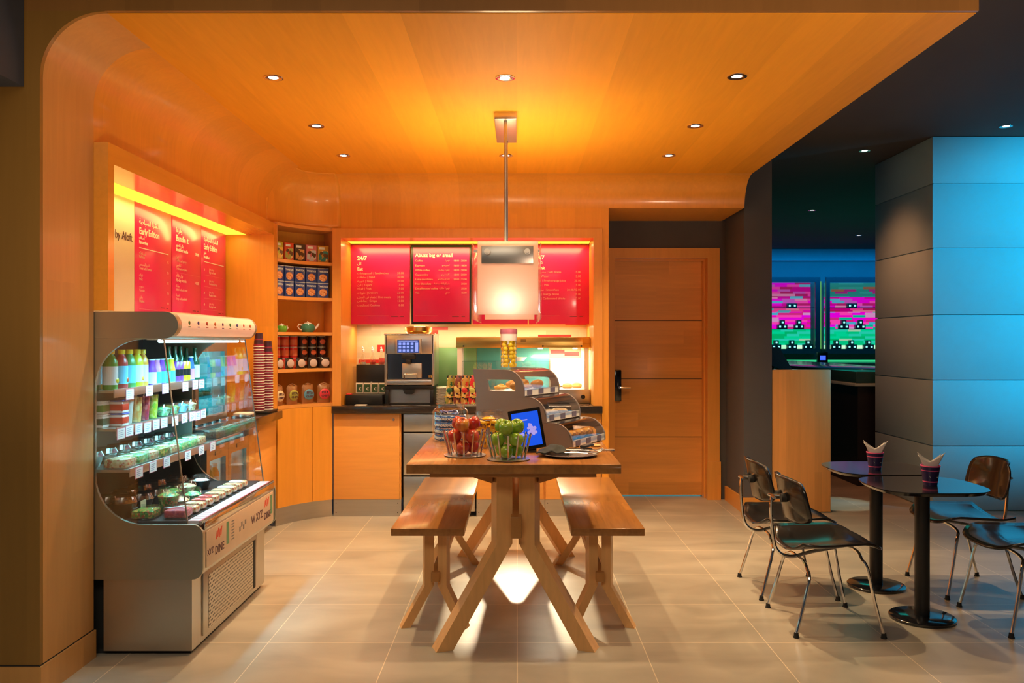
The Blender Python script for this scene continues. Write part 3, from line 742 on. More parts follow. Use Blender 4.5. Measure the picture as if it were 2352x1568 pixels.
mx_ = nt.nodes.new('ShaderNodeMix'); mx_.data_type = 'RGBA'; nt.links.new(hole, mx_.inputs[0])
mx_.inputs[6].default_value = (.60, .55, .47, 1); mx_.inputs[7].default_value = (.008, .005, .004, 1)
nt.links.new(mx_.outputs[2], b.inputs['Base Color']); nt.links.new(_math(nt, 'SUBTRACT', .9, _math(nt, 'MULTIPLY', hole, .9)), b.inputs['Metallic'])
Y0, Y1 = 3.915, 5.10
MB().box(-1.912, -1.504, 3.935, 5.06, .02, .40).build('base', 'steel_v', ck)
MB().box(-2.22, -1.913, 3.99, 5.05, .02, .40).build('base_recess', 'rubber', ck)
MB().box(-2.20, -1.52, 3.96, 5.03, 0, .02).build('plinth', 'rubber', ck)
MB().box(-1.504, -1.497, 4.06, 4.90, .045, .345, .002).build('grille_frame', 'steel_v', ck)
MB().box(-1.497, -1.495, 4.13, 4.82, .06, .32).build('grille', 'grille', ck)
MB().box(-1.4965, -1.4945, 4.825, 4.862, .05, .32).build('grille_gap', 'rubber', ck)
tubp = rrect(-2.25, -1.450, .357, .600, .045, 6)
MB().prism(tubp, 3.93, 5.085).build('tub', 'steel_v', ck)
for y, n in ((Y0, 'end_panel'), (5.085, 'end_panel')):
    MB().prism(rrect(-2.25, -1.446, .355, .607, .048, 8), y, y + .015).build(n, 'steel_end', ck)
C = [(-2.25, .607), (-1.718, .607)] + arc(-1.718, .832, .225, 270, 180, 10) + arc(-1.718, 1.235, .225, 180, 90, 10) + [(-1.63, 1.46), (-1.63, 1.4635), (-2.25, 1.4635)]
for y in (Y0, 5.085): MB().prism(C, y, y + .015).build('side_frame', 'steel_end', ck)
G = [(-1.50, .607), (-1.60, .607), (-1.718, .607)] + arc(-1.718, .832, .225, 270, 180, 10) + arc(-1.718, 1.235, .225, 180, 90, 10) + [(-1.628, 1.46)]
G[0] = (-1.518, .612)
for y in (Y0 + .005, 5.09):
    MB().prism(G, y, y + .004).build('side_glass', 'clear', ck)
    MB().tube([(-1.628, y + .002, 1.46), (-1.518, y + .002, .612)], .0035, n=6).build('glass_edge', 'steel_v', ck)
for y in (Y0 - .002, 5.083):
    MB().tube([(x, y, z) for x, z in C[1:-3]], .004, n=6).build('edge_trim', 'chrome', ck)
hp = [(-2.25, 1.464), (-1.62, 1.464)] + arc(-1.622, 1.526, .062, -90, 90, 12) + [(-2.25, 1.588)]
MB().prism(hp, 3.935, 5.08).build('head', 'steel_v', ck)
for y in (Y0, 5.08): MB().prism([(x, z) for x, z in hp], y, y + .02).build('head_end_cap', 'steel_end', ck)
sp_ = arc(-1.622, 1.526, .0635, -52, 58, 10); sp_i = arc(-1.622, 1.526, .0622, -52, 58, 10)
M['head_print'] = mat('printed light strip', (.85, .52, .36), .3, emit=(1, .55, .35), es=.35)
pr = MB().prism(sp_ + sp_i[::-1], 3.96, 5.06).build('printed_strip', 'head_print', ck)
rng = random.Random(4); pic = MB(); pcs = [mat('pictogram %d' % i, c, .5) for i, c in enumerate([(.05, .2, .05), (.03, .05, .25), (.4, .05, .02), (.5, .12, .02), (.1, .05, .15)])]
for i in range(9):
    pic.mi = i % 5; y = 4.05 + i * .115
    pic.ball((-1.5598, y, 1.538), .014, (.16, 1, .8), 8); pic.box(-1.5600, -1.5578, y - .014, y + .014, 1.518, 1.522)
pic.build('pictogram_print', pcs, pr)
MB().cyl((-1.66, 3.95, 1.452), .009, 1.10, axis='Y', n=10).build('light_tube', 'cool_led', ck)
MB().box(-1.72, -1.64, 3.95, 5.06, 1.457, 1.464).build('lamp_housing', 'white', ck)
MB().box(-2.25, -2.235, 3.93, 5.085, .60, 1.464).build('back_panel', mat('cooler liner', (.10, .075, .06), .5, .4), ck)
SH = [(1.222, -1.872), (1.045, -1.862), (.855, -1.80)]
for z, xf in SH:
    s_ = MB().box(-2.235, xf, 3.945, 5.075, z - .012, z).build('shelf', 'steel_v', ck)
    MB().box(xf, xf + .006, 3.945, 5.075, z - .034, z + .006, .001).build('rail', 'steel_v', s_)
MB().box(-2.235, -1.535, 3.935, 5.08, .601, .620).build('deck', mat('black deck', (.015, .015, .017), .4), ck)
MB().tube([(-1.462, 3.93, .612), (-1.462, 5.09, .612)], .009).box(-1.4535, -1.448, 3.95, 5.07, .575, .612, .002).build('front_rail', 'chrome', ck)
stp = MB().box(-1.532, -1.478, 3.95, 5.07, .602, .618)
so = stp.build('ticket_strip', mat('ticket paper', (.50, .47, .52), .6), ck)
tk = MB()
for k in range(24): tk.box(-1.531, -1.480, 3.955 + k * .0465, 3.9575 + k * .0465, .618, .6186)
for k in range(24): tk.box(-1.522, -1.492, 3.968 + k * .0465, 3.972 + k * .0465, .618, .6184)
tk.box(-1.4785, -1.472, 3.95, 5.07, .605, .6175)
tk.build('ticket_print', mat('ticket red ink', (.45, .12, .16), .6), so)
fp = MB().box(-1.4495, -1.4465, 3.965, 5.045, .395, .565, .001).build('front_print', mat('printed panel', (.72, .55, .40), .4, .2), ck)
sm = side(-1.446, 0, 0)
for it in [('XYZ', 3.972, .448, .042), ('DINE', 4.075, .43, .055, 'LEFT', .0008), ('W XYZ', 4.63, .455, .062, 'LEFT', .0006), ('DINE', 4.865, .43, .055, 'LEFT', .0008)]: letters('brand_lettering', [it], 'ink_dark', sm, fp)
for y0 in (4.085, 4.87):
    mk = MB()
    for k in range(4): mk.prism([(y0 + k * .021 + a, .50 + c + (k % 2) * .008) for a, c in ((0, 0), (.013, 0), (.025, .040), (.012, .040))], -1.4465, -1.4455, 'X')
    mk.build('red_mark', mat('red print', (.75, .08, .04), .5), fp)
for y0 in (4.235, 4.99): MB().box(-1.4465, -1.4455, y0, y0 + .035, .44, .55).build('green_mark', mat('green print', (.12, .32, .16), .5), fp)
mk = MB()
for k in range(7): mk.box(-1.4465, -1.4455, 4.31, 4.35, .445 + k * .015, .452 + k * .015)
mk.build('grey_mark', mat('grey print', (.25, .22, .2), .5), fp); mk = MB()
for k in range(4): mk.box(-1.4465, -1.4455, 4.43 + k * .03, 4.45 + k * .03, .46 + k % 2 * .02, .485 + k % 2 * .02)
mk.build('grey_mark', mat('grey print', (.25, .22, .2), .5), fp)

# ---------------------------------------------------------------- price tags
M['tag_pink'] = mat('tag border', (.72, .22, .34), .5)
def tag_proto():
    t = thing('price_tag', '', 'price tag', (0, 0, 0))
    MB().box(0, .0012, -.0415, .0415, -.026, .026).build('card', 'tag_pink', t)
    MB().box(.0012, .0017, -.038, .038, -.0235, .0235).build('sheet', 'white', t)
    p = MB()
    for k in range(4): p.box(.0017, .0019, -.026, .022 - .012 * (k % 2), .012 - k * .009, .0145 - k * .009)
    p.build('print', mat('tag ink', (.2, .25, .4), .6), t)
    return t
tp_ = tag_proto(); first = True
SHN = ['top shelf of the cooler', 'middle shelf of the cooler', 'lowest shelf of the cooler']
for s_i, ys in enumerate([[4.098, 4.316, 4.513, 4.784, 4.930, 5.030], [3.985, 4.072, 4.172, 4.270, 4.372, 4.472, 4.615, 4.745, 4.860, 4.946, 5.032], [4.036, 4.19, 4.355, 4.636, 4.834, 5.013]]):
    z, xf = SH[s_i]
    for k, y in enumerate(ys):
        o = tp_ if first else dup(tp_); first = False
        o.location = (xf + .0065, y, z - .022 - (.004 if k % 3 == 0 else 0)); o['group'] = 'price tags on the ' + SHN[s_i]
        o['label'] = f'white price tag on the {SHN[s_i]}, {ordn(k)} from the near end'

# ---------------------------------------------------------------- goods in the cooler
def bottle(name, label, cat, loc, r, h, body, cap, labelc, group, shape='juice', lab2=None, rz=0):
    t = thing(name, label, cat, loc, rz, group)
    if shape == 'juice': p = [(.0, 0), (r * .92, 0), (r, .006), (r, h * .60), (r * .94, h * .70), (r * .62, h * .82), (r * .45, h * .86), (r * .45, h * .89)]; lz = (h * .12, h * .58); cr, cz = r * .58, (h * .88, h)
    elif shape == 'yogurt': p = [(0, 0), (r * .9, 0), (r, .005), (r, h * .55), (r * .90, h * .62), (r * .62, h * .90), (r * .66, h * .96), (0, h * .965)]; lz = (h * .05, h * .50); cr, cz = r * .70, (h * .955, h)
    elif shape == 'beer': p = [(0, 0), (r * .95, 0), (r, .005), (r, h * .55), (r * .85, h * .64), (r * .42, h * .78), (r * .38, h * .94), (0, h * .95)]; lz = (h * .08, h * .48); cr, cz = r * .42, (h * .94, h)
    else: p = [(0, 0), (r * .8, 0), (r, .008), (r, h * .94), (r * .82, h * .985), (r * .82, h), (0, h * .995)]; lz = (h * .30, h * .62); cr = 0
    MB().lathe(p, n=18).build('body', body, t, world=False)
    if cr: MB().lathe([(cr, cz[0]), (cr, cz[1] - .002), (cr * .9, cz[1]), (0, cz[1])], n=18).build('cap', cap, t, world=False)
    MB().lathe([(r * 1.012, lz[0]), (r * 1.012, lz[1])], n=18, cap=(False, False)).build('sleeve', labelc, t, world=False)
    if lab2: MB().ball((r * .98, .1 * r, lz[0] + h * .10), r * .42, (.35, 1, 1), 8).build('fruit_print', lab2, t, world=False)
    return t
def cm(n, c, r=.3, e=0): return mat(n, c, r, var=.05, emit=c if e else None, es=e, coat=.3)
M['j_green'] = cm('green juice', (.02, .30, .02)); M['j_red'] = cm('red juice', (.45, .03, .04)); M['j_dgreen'] = cm('dark green juice', (.01, .25, .06))
M['j_yellow'] = cm('yellow juice', (.70, .60, .02)); M['j_orange'] = cm('orange juice', (.80, .30, .03)); M['cap_y'] = cm('yellow cap', (.80, .55, .02))
M['lab_white'] = cm('bottle label', (.75, .82, .85)); M['lab_cyan'] = cm('cyan label', (.10, .55, .80)); M['j_purple'] = cm('purple drink', (.25, .05, .55)); M['j_pink'] = cm('pink drink', (.75, .25, .50))
M['glass_green'] = cm('green bottle glass', (.01, .10, .05), .1); M['cap_w'] = cm('white cap', (.7, .85, .85)); M['lab_blue'] = cm('blue label', (.03, .12, .55))
fruit_y = cm('lemon print', (.75, .6, .03)); fruit_r = cm('berry print', (.5, .1, .05)); fruit_o = cm('orange print', (.8, .35, .05))
zt = SH[0][0] + .0008; g = 'juice bottles on the top shelf'
for (y, x, r, h, b_, l_, fp_, d) in [(4.025, -1.925, .034, .190, 'j_green', 'lab_white', fruit_y, 'green juice bottle with yellow cap nearest the glass end'),
        (4.14, -1.925, .030, .188, 'j_red', 'lab_cyan', fruit_r, 'red juice bottle with yellow cap and blue label'),
        (4.225, -1.925, .030, .188, 'j_dgreen', 'lab_cyan', None, 'dark green juice bottle with yellow cap beside the red one'),
        (4.31, -1.925, .030, .188, 'j_yellow', 'lab_white', fruit_o, 'yellow juice bottle with lime yellow cap'),
        (4.385, -1.93, .028, .186, 'j_orange', 'lab_white', None, 'orange juice bottle with lime yellow cap, last of the row'),
        (4.02, -2.00, .030, .185, 'j_dgreen', 'lab_white', None, 'dark green juice bottle half hidden behind the green one'),
        (4.10, -2.00, .030, .188, 'j_orange', 'lab_white', None, 'orange juice bottle behind the green and red bottles')]:
    bottle('juice_bottle', d + ', top cooler shelf', 'bottle', (x, y, zt), r, h, b_, 'cap_y', l_, g, 'juice', fp_)
for k, (y, b_, d) in enumerate([(4.455, 'j_purple', 'white and purple'), (4.515, 'j_pink', 'pink'), (4.575, 'j_purple', 'violet'), (4.635, 'j_dgreen', 'bright green'), (4.70, 'j_yellow', 'yellow')]):
    bottle('yogurt_bottle', f'{d} yogurt drink bottle with white lid and cyan label, {ordn(k)} after the juices', 'bottle', (-1.915, y, zt), .026, .135, b_, 'cap_w', 'lab_cyan' if k else 'lab_white', 'yogurt drinks on the top shelf', 'yogurt')
for k, (y, b_, l_) in enumerate([(4.765, 'j_purple', 'black'), (4.815, 'j_purple', 'black'), (4.865, 'j_yellow', 'black'), (4.915, 'j_yellow', 'black')]):
    bottle('drink_can', f'slim {"purple" if k < 2 else "yellow"} and black energy drink can, {ordn(k)} in the row of four', 'can', (-1.91, y, zt), .022, .115, b_, 'cap_w', l_, 'energy drink cans on the top shelf', 'can')
bottle('water_bottle', 'slim blue bottle between cans and green glass bottles', 'bottle', (-1.905, 4.965, zt), .022, .14, 'lab_blue', 'cap_w', 'j_pink', None, 'yogurt')
for k, (x, y, h) in enumerate([(-1.905, 5.03, .19), (-1.96, 5.045, .19), (-1.965, 4.965, .20), (-1.965, 4.885, .20), (-1.965, 4.80, .20)]):
    bottle('glass_bottle', f'green glass sparkling water bottle at the far end, {ordn(k)} counted from the front corner', 'bottle', (x, y, zt), .027, h, 'glass_green', 'glass_green', 'lab_cyan' if k % 2 else 'lab_white', 'green glass bottles on the top shelf', 'beer')
# middle shelf
zt = SH[1][0] + .0008
def tub(label, loc, col, band):
    t = thing('dairy_tub', label, 'tub', loc, 0, 'stacked dairy tubs')
    MB().box(-.034, .034, -.034, .034, 0, .056, .006).build('body', 'white', t, world=False)
    MB().box(-.0345, .0345, -.0345, .0345, .010, .046, .004).build('wrap', col, t, world=False)
    MB().box(-.036, .036, -.036, .036, .056, .062, .002).build('lid', band, t, world=False)
    return t
RED = cm('red wrap', (.62, .03, .02)); GRN = cm('green wrap', (.10, .30, .05)); DGR = cm('dark green wrap', (.01, .10, .06))
for (y, x, k, c, d) in [(4.0, -1.965, 0, GRN, 'dark green dairy tub at the bottom'), (4.0, -1.965, 1, GRN, 'leaf green dairy tub stacked on another'), (4.08, -1.91, 0, RED, 'red dairy tub at the bottom of its stack'), (4.08, -1.91, 1, RED, 'red dairy tub on top of its stack')]:
    tub(d + ', middle cooler shelf', (x, y, zt + .0625 * k), DGR if (c is GRN and k == 0) else c, 'lab_blue' if c is RED else 'white')
def fruitcup(label, loc, cols, r=.033, h=.135):
    t = thing('fruit_cup', label, 'cup', loc, 0, 'clear cups on the middle shelf')
    MB().lathe([(0, .002), (r * .72, .002), (r * .98, h - .01), (0, h - .012)], n=16).build('filling', cols, t, world=False)
    MB().lathe([(r * .74, 0), (r, h), (r * 1.05, h), (r * 1.05, h + .004)], n=18, cap=(True, False)).build('cup_wall', 'plastic', t, world=False)
    MB().lathe([(r * 1.05, h + .004), (r * .8, h + .022), (0, h + .024)], n=18, cap=(False, False)).build('dome_lid', 'plastic', t, world=False)
    return t
def fruitmat(name, cols, scale):
    m, nt, b = _base(name, .3, 0); vr = nt.nodes.new('ShaderNodeTexVoronoi'); vr.inputs['Scale'].default_value = scale
    nt.links.new(_coord(nt), vr.inputs['Vector']); cr = nt.nodes.new('ShaderNodeValToRGB'); cr.color_ramp.interpolation = 'CONSTANT'
    e = cr.color_ramp.elements
    while len(e) < len(cols): e.new(.5)
    for i, c in enumerate(cols): e[i].position = i / len(cols); e[i].color = (*c, 1)
    s_ = nt.nodes.new('ShaderNodeSeparateXYZ'); nt.links.new(vr.outputs['Color'], s_.inputs[0]); nt.links.new(s_.outputs[0], cr.inputs[0]); nt.links.new(cr.outputs[0], b.inputs['Base Color']); return m
F1 = fruitmat('mixed melon', [(.75, .30, .08), (.80, .55, .25), (.70, .40, .15)], 75)
F2 = fruitmat('watermelon', [(.55, .05, .06), (.65, .15, .15), (.4, .03, .08)], 75)
F3 = fruitmat('kiwi and grape', [(.55, .50, .03), (.30, .50, .05), (.65, .60, .15)], 75)
F4 = mat('milky drink', (.55, .50, .46), .5)
SAL = fruitmat('salad', [(.05, .25, .03), (.45, .08, .02), (.10, .35, .05), (.65, .35, .08), (.03, .15, .02)], 130)
SAL2 = fruitmat('green salad', [(.05, .40, .12), (.12, .50, .15), (.6, .6, .3)], 140)
BRN = fruitmat('noodles', [(.25, .10, .03), (.35, .16, .05), (.18, .07, .02)], 70)
SAND = fruitmat('filled bread', [(.70, .50, .25), (.75, .58, .35), (.55, .10, .05), (.60, .42, .20)], 110)
fruitcup('grey milky drink cup nearest the tubs, middle cooler shelf', (-1.925, 4.185, zt), F4, .038)
fruitcup('orange melon cup in the middle cooler shelf row', (-1.92, 4.285, zt), F1)
fruitcup('red watermelon cup in the middle cooler shelf row', (-1.92, 4.375, zt), F2)
fruitcup('yellow green kiwi and grape cup in the middle cooler shelf row', (-1.92, 4.475, zt), F3)
def bowl(name, label, loc, r, h, fill, body='plastic', lid='plastic', group='round food bowls', dome=.02):
    t = thing(name, label, 'food bowl', loc, random.uniform(0, 6), group)
    MB().lathe([(0, .003), (r * .65, .003), (r * .95, h - .006), (r * .5, h + dome * .25), (0, h + dome * .35)], n=18).build('filling', fill, t, world=False)
    MB().lathe([(r * .68, 0), (r, h), (r * 1.06, h + .002)], n=20, cap=(True, False)).build('bowl_wall', body, t, world=False)
    MB().lathe([(r * 1.06, h + .002), (r * 1.02, h + .006), (r * .85, h + dome), (0, h + dome + .003)], n=20, cap=(False, False)).build('lid', lid, t, world=False)
    return t
M['brown_lid'] = glass('smoky plastic', (.66, .52, .42), .18, .12)
M['pet_black'] = mat('black tray', (.02, .018, .018), .3)
for k, (y, f_, d) in enumerate([(4.61, SAL2, 'bright green salad bowl'), (4.735, SAL, 'pale salad bowl with clear lid'), (4.86, M['lab_cyan'], 'teal pot bowl'), (4.985, SAND, 'cream filled bowl at the far end')]):
    bowl('salad_bowl', d + ' on the middle cooler shelf', (-1.925, y, zt), .050, .045, f_, group='bowls on the middle cooler shelf')
for k, y in enumerate([4.58, 4.70]):
    bag = MB().lathe([(.045, 0), (.05, .03), (.03, .09), (.008, .12), (.014, .135)], n=12, sx=.7, sy=1.15).build('snack_bag', mat('grey bag', (.22, .19, .17), .4), None)
    bag.location = (-2.03, y, zt); tag(bag, f'dark grey twisted bag behind the salad bowls, {ordn(k)} from the cups', 'bag', 'grey bags on the middle cooler shelf')
# lowest shelf: clear clamshell boxes
zt = SH[2][0] + .0008
def clam(name, label, loc, sx, sy, sz, fill, group, rz=0, base='plastic'):
    t = thing(name, label, 'food box', loc, rz, group)
    MB().box(-sx * .46, sx * .46, -sy * .45, sy * .45, .003, sz * .72, .008).build('food', fill, t, world=False)
    MB().box(-sx / 2, sx / 2, -sy / 2, sy / 2, 0, sz * .42, .006).build('tray', base, t, world=False)
    MB().box(-sx / 2, sx / 2, -sy / 2, sy / 2, sz * .42, sz, .010).build('clear_lid', 'plastic', t, world=False)
    return t
for k, y in enumerate([4.015, 4.145, 4.275, 4.405, 4.535, 4.665, 4.795, 4.925, 5.015]):
    if k == 8: continue
    f_ = [SAND, SAL2, SAND, SAL, SAND, SAL2, SAL2, SAND][k]
    clam('sandwich_box', f'clear clamshell box with {"bread" if f_ is SAND else "greens"} on the lowest cooler shelf, {ordn(k)} from the near end', (-1.872, y, zt), .115, .118, .062, f_, 'clear boxes on the lowest cooler shelf')
for k, y in enumerate([4.03, 4.17, 4.31, 4.45, 4.59, 4.73, 4.87]):
    bowl('noodle_bowl', f'brown lidded bowl at the back of the lowest cooler shelf, {ordn(k)} from the near end', (-2.02, y, zt), .058, .05, BRN, 'pet_black', 'brown_lid', 'brown lidded bowls on the lowest cooler shelf', .025)
# deck
zd = .622
def dk(x): return .6208
for k, (x, y, r, h, f_, bd, ld, d) in enumerate([
    (-1.86, 4.02, .062, .07, BRN, 'pet_black', 'brown_lid', 'brown domed bowl with a cream label'), (-1.97, 4.09, .060, .06, BRN, 'pet_black', 'brown_lid', 'brown domed bowl against the frame'),
    (-1.845, 4.17, .060, .06, BRN, 'pet_black', 'brown_lid', 'brown domed bowl behind the salad cup'), (-1.96, 4.25, .060, .06, BRN, 'pet_black', 'brown_lid', 'brown domed bowl in the back line'),
    (-1.83, 4.32, .058, .055, BRN, 'pet_black', 'brown_lid', 'brown domed bowl in the middle of the deck'), (-1.96, 4.42, .060, .06, BRN, 'pet_black', 'brown_lid', 'brown domed bowl below the third tag'),
    (-1.82, 4.47, .058, .05, SAL, 'plastic', 'plastic', 'clear domed salad bowl in the middle of the deck'), (-1.95, 4.58, .060, .06, BRN, 'pet_black', 'brown_lid', 'brown domed bowl under the far half of the shelf'),
    (-1.80, 4.62, .058, .05, SAND, 'plastic', 'plastic', 'clear domed bowl with bread slices'), (-1.90, 4.75, .058, .055, BRN, 'pet_black', 'brown_lid', 'brown domed bowl toward the far end'),
    (-1.78, 4.79, .055, .05, M['white'], 'pet_black', 'plastic', 'white topped bowl on a black pot'), (-1.70, 4.30, .045, .035, SAND, 'plastic', 'plastic', 'flat round clear dish behind the wraps'),
    (-1.70, 4.46, .045, .035, SAL2, 'plastic', 'plastic', 'flat round clear dish with blue sheen'), (-1.70, 4.15, .052, .085, SAL, 'plastic', 'plastic', 'tall clear salad cup with orange carrots'),
    (-1.79, 4.0, .0, 0, 0, 0, 0, '')][:14]):
    bowl('deli_bowl', d + ' on the cooler deck', (x, y, dk(x)), r, h, f_, bd, ld, 'round bowls on the cooler deck', .03)
for k, (x, y, f_, d) in enumerate([(-1.745, 4.005, SAL, 'low clear box with green salad in the near corner'), (-1.60, 4.02, F2, 'low clear box with dark red fruit by the front glass')]):
    clam('salad_box', d + ' on the cooler deck', (x, y, dk(x) + .001), .11, .11, .055, f_, 'low boxes on the cooler deck')
for k in range(9):
    y = 4.12 + k * .092; x = -1.593
    f_ = [SAND, SAND, RED, RED, SAND, SAND, M['white'], SAND, M['white']][k]
    t = thing('wrapped_sandwich', f'long clear wrapped sandwich lying across the deck front, {ordn(k)} from the near end', 'sandwich', (x, y, dk(x) + .0015), 0, 'wrapped sandwiches on the deck front')
    MB().box(-.05, .05, -.030, .030, .002, .034, .012).build('bread', SAND, t, world=False)
    MB().box(-.048, .03, -.0305, .0305, .020, .0345, .008).build('band', f_, t, world=False)
    MB().box(-.054, .054, -.034, .034, 0, .039, .012).build('clear_wrap', 'plastic', t, world=False)
lb = MB().box(-.0005, .0005, -.03, .03, 0, .07).build('paper_label', mat('cream card', (.7, .6, .35), .6), None)
lb.location = (-1.79, 4.075, .6215); tag(lb, 'cream paper card propped between bowls in the near corner of the deck', 'card')

# ================================================================ counter beyond the cooler
wt = tag(MB().box(-2.262, -1.81, 5.115, 6.568, .858, .918, .004).build('worktop', 'granite'), 'dark stone worktop running on beyond the cooler', 'worktop')
fr = thing('undercounter_fridge', 'steel two-door glass fronted fridge under the counter beyond the cooler', 'fridge', (-2.05, 5.53, 0))
MB().box(-2.255, -1.90, 5.125, 5.928, .0, .10).build('plinth', 'rubber', fr)
MB().box(-2.255, -2.24, 5.125, 5.928, .10, .83).box(-2.24, -1.905, 5.125, 5.14, .10, .83).box(-2.24, -1.905, 5.913, 5.928, .10, .83).box(-2.24, -1.905, 5.14, 5.913, .815, .83).box(-2.24, -1.905, 5.14, 5.913, .10, .115).build('carcass', 'steel', fr)
MB().box(-2.238, -2.235, 5.15, 5.90, .12, .81).build('lit_back', mat('fridge liner', (.7, .8, .8), .5, emit=(.3, .85, .9), es=1.1), fr)
MB().box(-2.235, -1.93, 5.142, 5.91, .44, .446).build('rack', 'steel', fr)
for k, (a, c) in enumerate(((5.127, 5.512), (5.518, 5.926))):
    d_ = MB().box(-1.905, -1.87, a, a + .05, .105, .80).box(-1.905, -1.87, c - .05, c, .105, .80).box(-1.905, -1.87, a + .05, c - .05, .72, .80).box(-1.905, -1.87, a + .05, c - .05, .105, .16).build('door', 'steel', fr)
    MB().box(-1.892, -1.886, a + .05, c - .05, .16, .72).build('pane', 'clear', d_)
    MB().box(-1.870, -1.866, (a + c) / 2 - .05, (a + c) / 2 + .05, .745, .770).build('handle', 'steel_v', d_)
bc = [('j_red', 'red'), ('j_yellow', 'yellow'), ('j_green', 'green'), ('lab_blue', 'blue'), ('j_orange', 'orange'), ('j_purple', 'purple'), ('white', 'white')]
for k in range(7):
    for lv, z in enumerate((.1155, .4465)):
        if (k + lv) % 7 == 6: continue
        c = bc[(k * 2 + lv * 3) % 7]
        bottle('chilled_bottle', f'{c[1]} bottle inside the glass fridge, {ordn(k)} along its {"upper" if lv else "lower"} rack', 'bottle', (-2.0, 5.20 + k * .105, z), .032, .2, c[0], 'cap_w', 'lab_white', 'bottles in the undercounter fridge')
cbn = thing('base_cabinet', 'orange veneer base cabinet between the glass fridge and the corner shelf', 'cabinet', (-2.05, 6.26, 0))
MB().box(-2.25, -1.895, 5.935, 6.60, .14, .856).build('carcass', 'wood_hy', cbn)
for k, (a, c) in enumerate(((5.937, 6.085), (6.089, 6.60))):
    d_ = MB().box(-1.892, -1.872, a, c, .145, .853, .001).build('door', 'wood_hy', cbn)
    MB().cyl((-1.872, (a + .05) if k else (c - .04), .80), .009, .012, axis='X', n=12).build('lock', 'chrome', d_)
MB().box(-2.25, -1.93, 5.935, 6.60, 0, .14).build('plinth', 'steel_h', cbn)
# small lit fridge on that counter
mf = thing('display_fridge', 'small steel fridge with teal lit glass door on the counter beyond the cooler', 'fridge', (-2.11, 5.53, .918))
MB().box(-2.25, -2.24, 5.25, 5.82, .93, 1.44).box(-2.24, -2.0, 5.25, 5.265, .93, 1.44).box(-2.24, -2.0, 5.805, 5.82, .93, 1.44).box(-2.24, -2.0, 5.265, 5.805, 1.425, 1.44).box(-2.24, -2.0, 5.265, 5.805, .93, .945).build('carcass', 'steel', mf)
MB().box(-2.2395, -2.236, 5.266, 5.804, .946, 1.424).build('lit_back', mat('teal liner', (.3, .8, .85), .5, emit=(.04, .72, .90), es=2.6), mf)
for z in (1.08, 1.24): MB().box(-2.235, -2.01, 5.267, 5.803, z, z + .005).build('rack', 'clear', mf)
d_ = MB().box(-2.0, -1.985, 5.25, 5.30, .93, 1.44).box(-2.0, -1.985, 5.775, 5.82, .93, 1.44).box(-2.0, -1.985, 5.30, 5.775, 1.385, 1.44).box(-2.0, -1.985, 5.30, 5.775, .93, .975).build('door', 'steel', mf)
MB().box(-1.996, -1.990, 5.30, 5.775, .975, 1.385).build('pane', glass('teal glass', (.45, .95, 1), .14), d_)
for y in (5.28, 5.79): MB().box(-2.22, -2.02, y - .015, y + .015, .918, .93).build('foot', 'rubber', mf)
for k, (y, z) in enumerate([(5.36, .946), (5.48, .946), (5.62, .946), (5.40, 1.0855), (5.55, 1.0855), (5.68, 1.0855)]):
    clam('chilled_box', f'clear food box inside the teal lit fridge, {ordn(k % 3)} on its {"middle" if k > 2 else "bottom"} level', (-2.10, y, z), .09, .085, .05, [SAL2, SAND, SAL][k % 3], 'boxes in the teal lit fridge')
# cups, tray, napkins
ty = tag(MB().box(-2.0, -1.84, 6.28, 6.56, .9185, .932, .006).build('cup_tray', 'black'), 'black tray under the stacks of paper cups', 'tray')
M['cup_red'] = mat('cup print', (.28, .02, .06), .4); M['cup_dark'] = mat('cup dark print', (.05, .015, .035), .4)
def cup(inv=True):
    t = thing('paper_cup', '', 'cup', (0, 0, 0))
    pr_ = [(.028, .105), (.030, .07), (.034, .04), (.039, 0)]
    w_ = MB().lathe(pr_, n=18, cap=(True, False)).build('wall', 'cup_dark', t)
    MB().lathe([(.0312, .062), (.0335, .042)], n=18, cap=(False, False)).lathe([(.0362, .024), (.0385, .008)], n=18, cap=(False, False)).build('red_band', 'cup_red', w_)
    MB().lathe([(.039, 0), (.0415, .001), (.0415, .004), (.039, .0055)], n=20, cap=(False, False)).build('rim', 'white', t)
    return t
cp = cup(); fst = True
for s_, (x, y, n) in enumerate([(-1.935, 6.375, 25), (-1.905, 6.50, 22)]):
    for k in range(n):
        o = cp if fst else dup(cp); fst = False
        o.location = (x + .0006 * math.sin(k), y + .0006 * math.cos(2 * k), .9325 + k * .0198)
        nm = 'front' if s_ == 0 else 'rear'
        o['group'] = f'inverted paper cups in the {nm} stack'
        o['label'] = f'dark red upturned paper cup in the {nm} stack, ' + ('at the very bottom' if k == 0 else 'at the very top' if k == n - 1 else f'{ordn(k)} from the bottom')
nb = thing('napkin_box', 'low steel napkin tray with white napkins beside the teal lit fridge', 'napkin tray', (-1.93, 6.03, .918))
MB().box(-2.0, -1.87, 5.95, 6.10, .918, .935, .003).build('tray', 'chrome', nb)
MB().box(-1.99, -1.88, 5.96, 6.09, .935, .947, .003).build('napkin_pad', 'paper', nb)

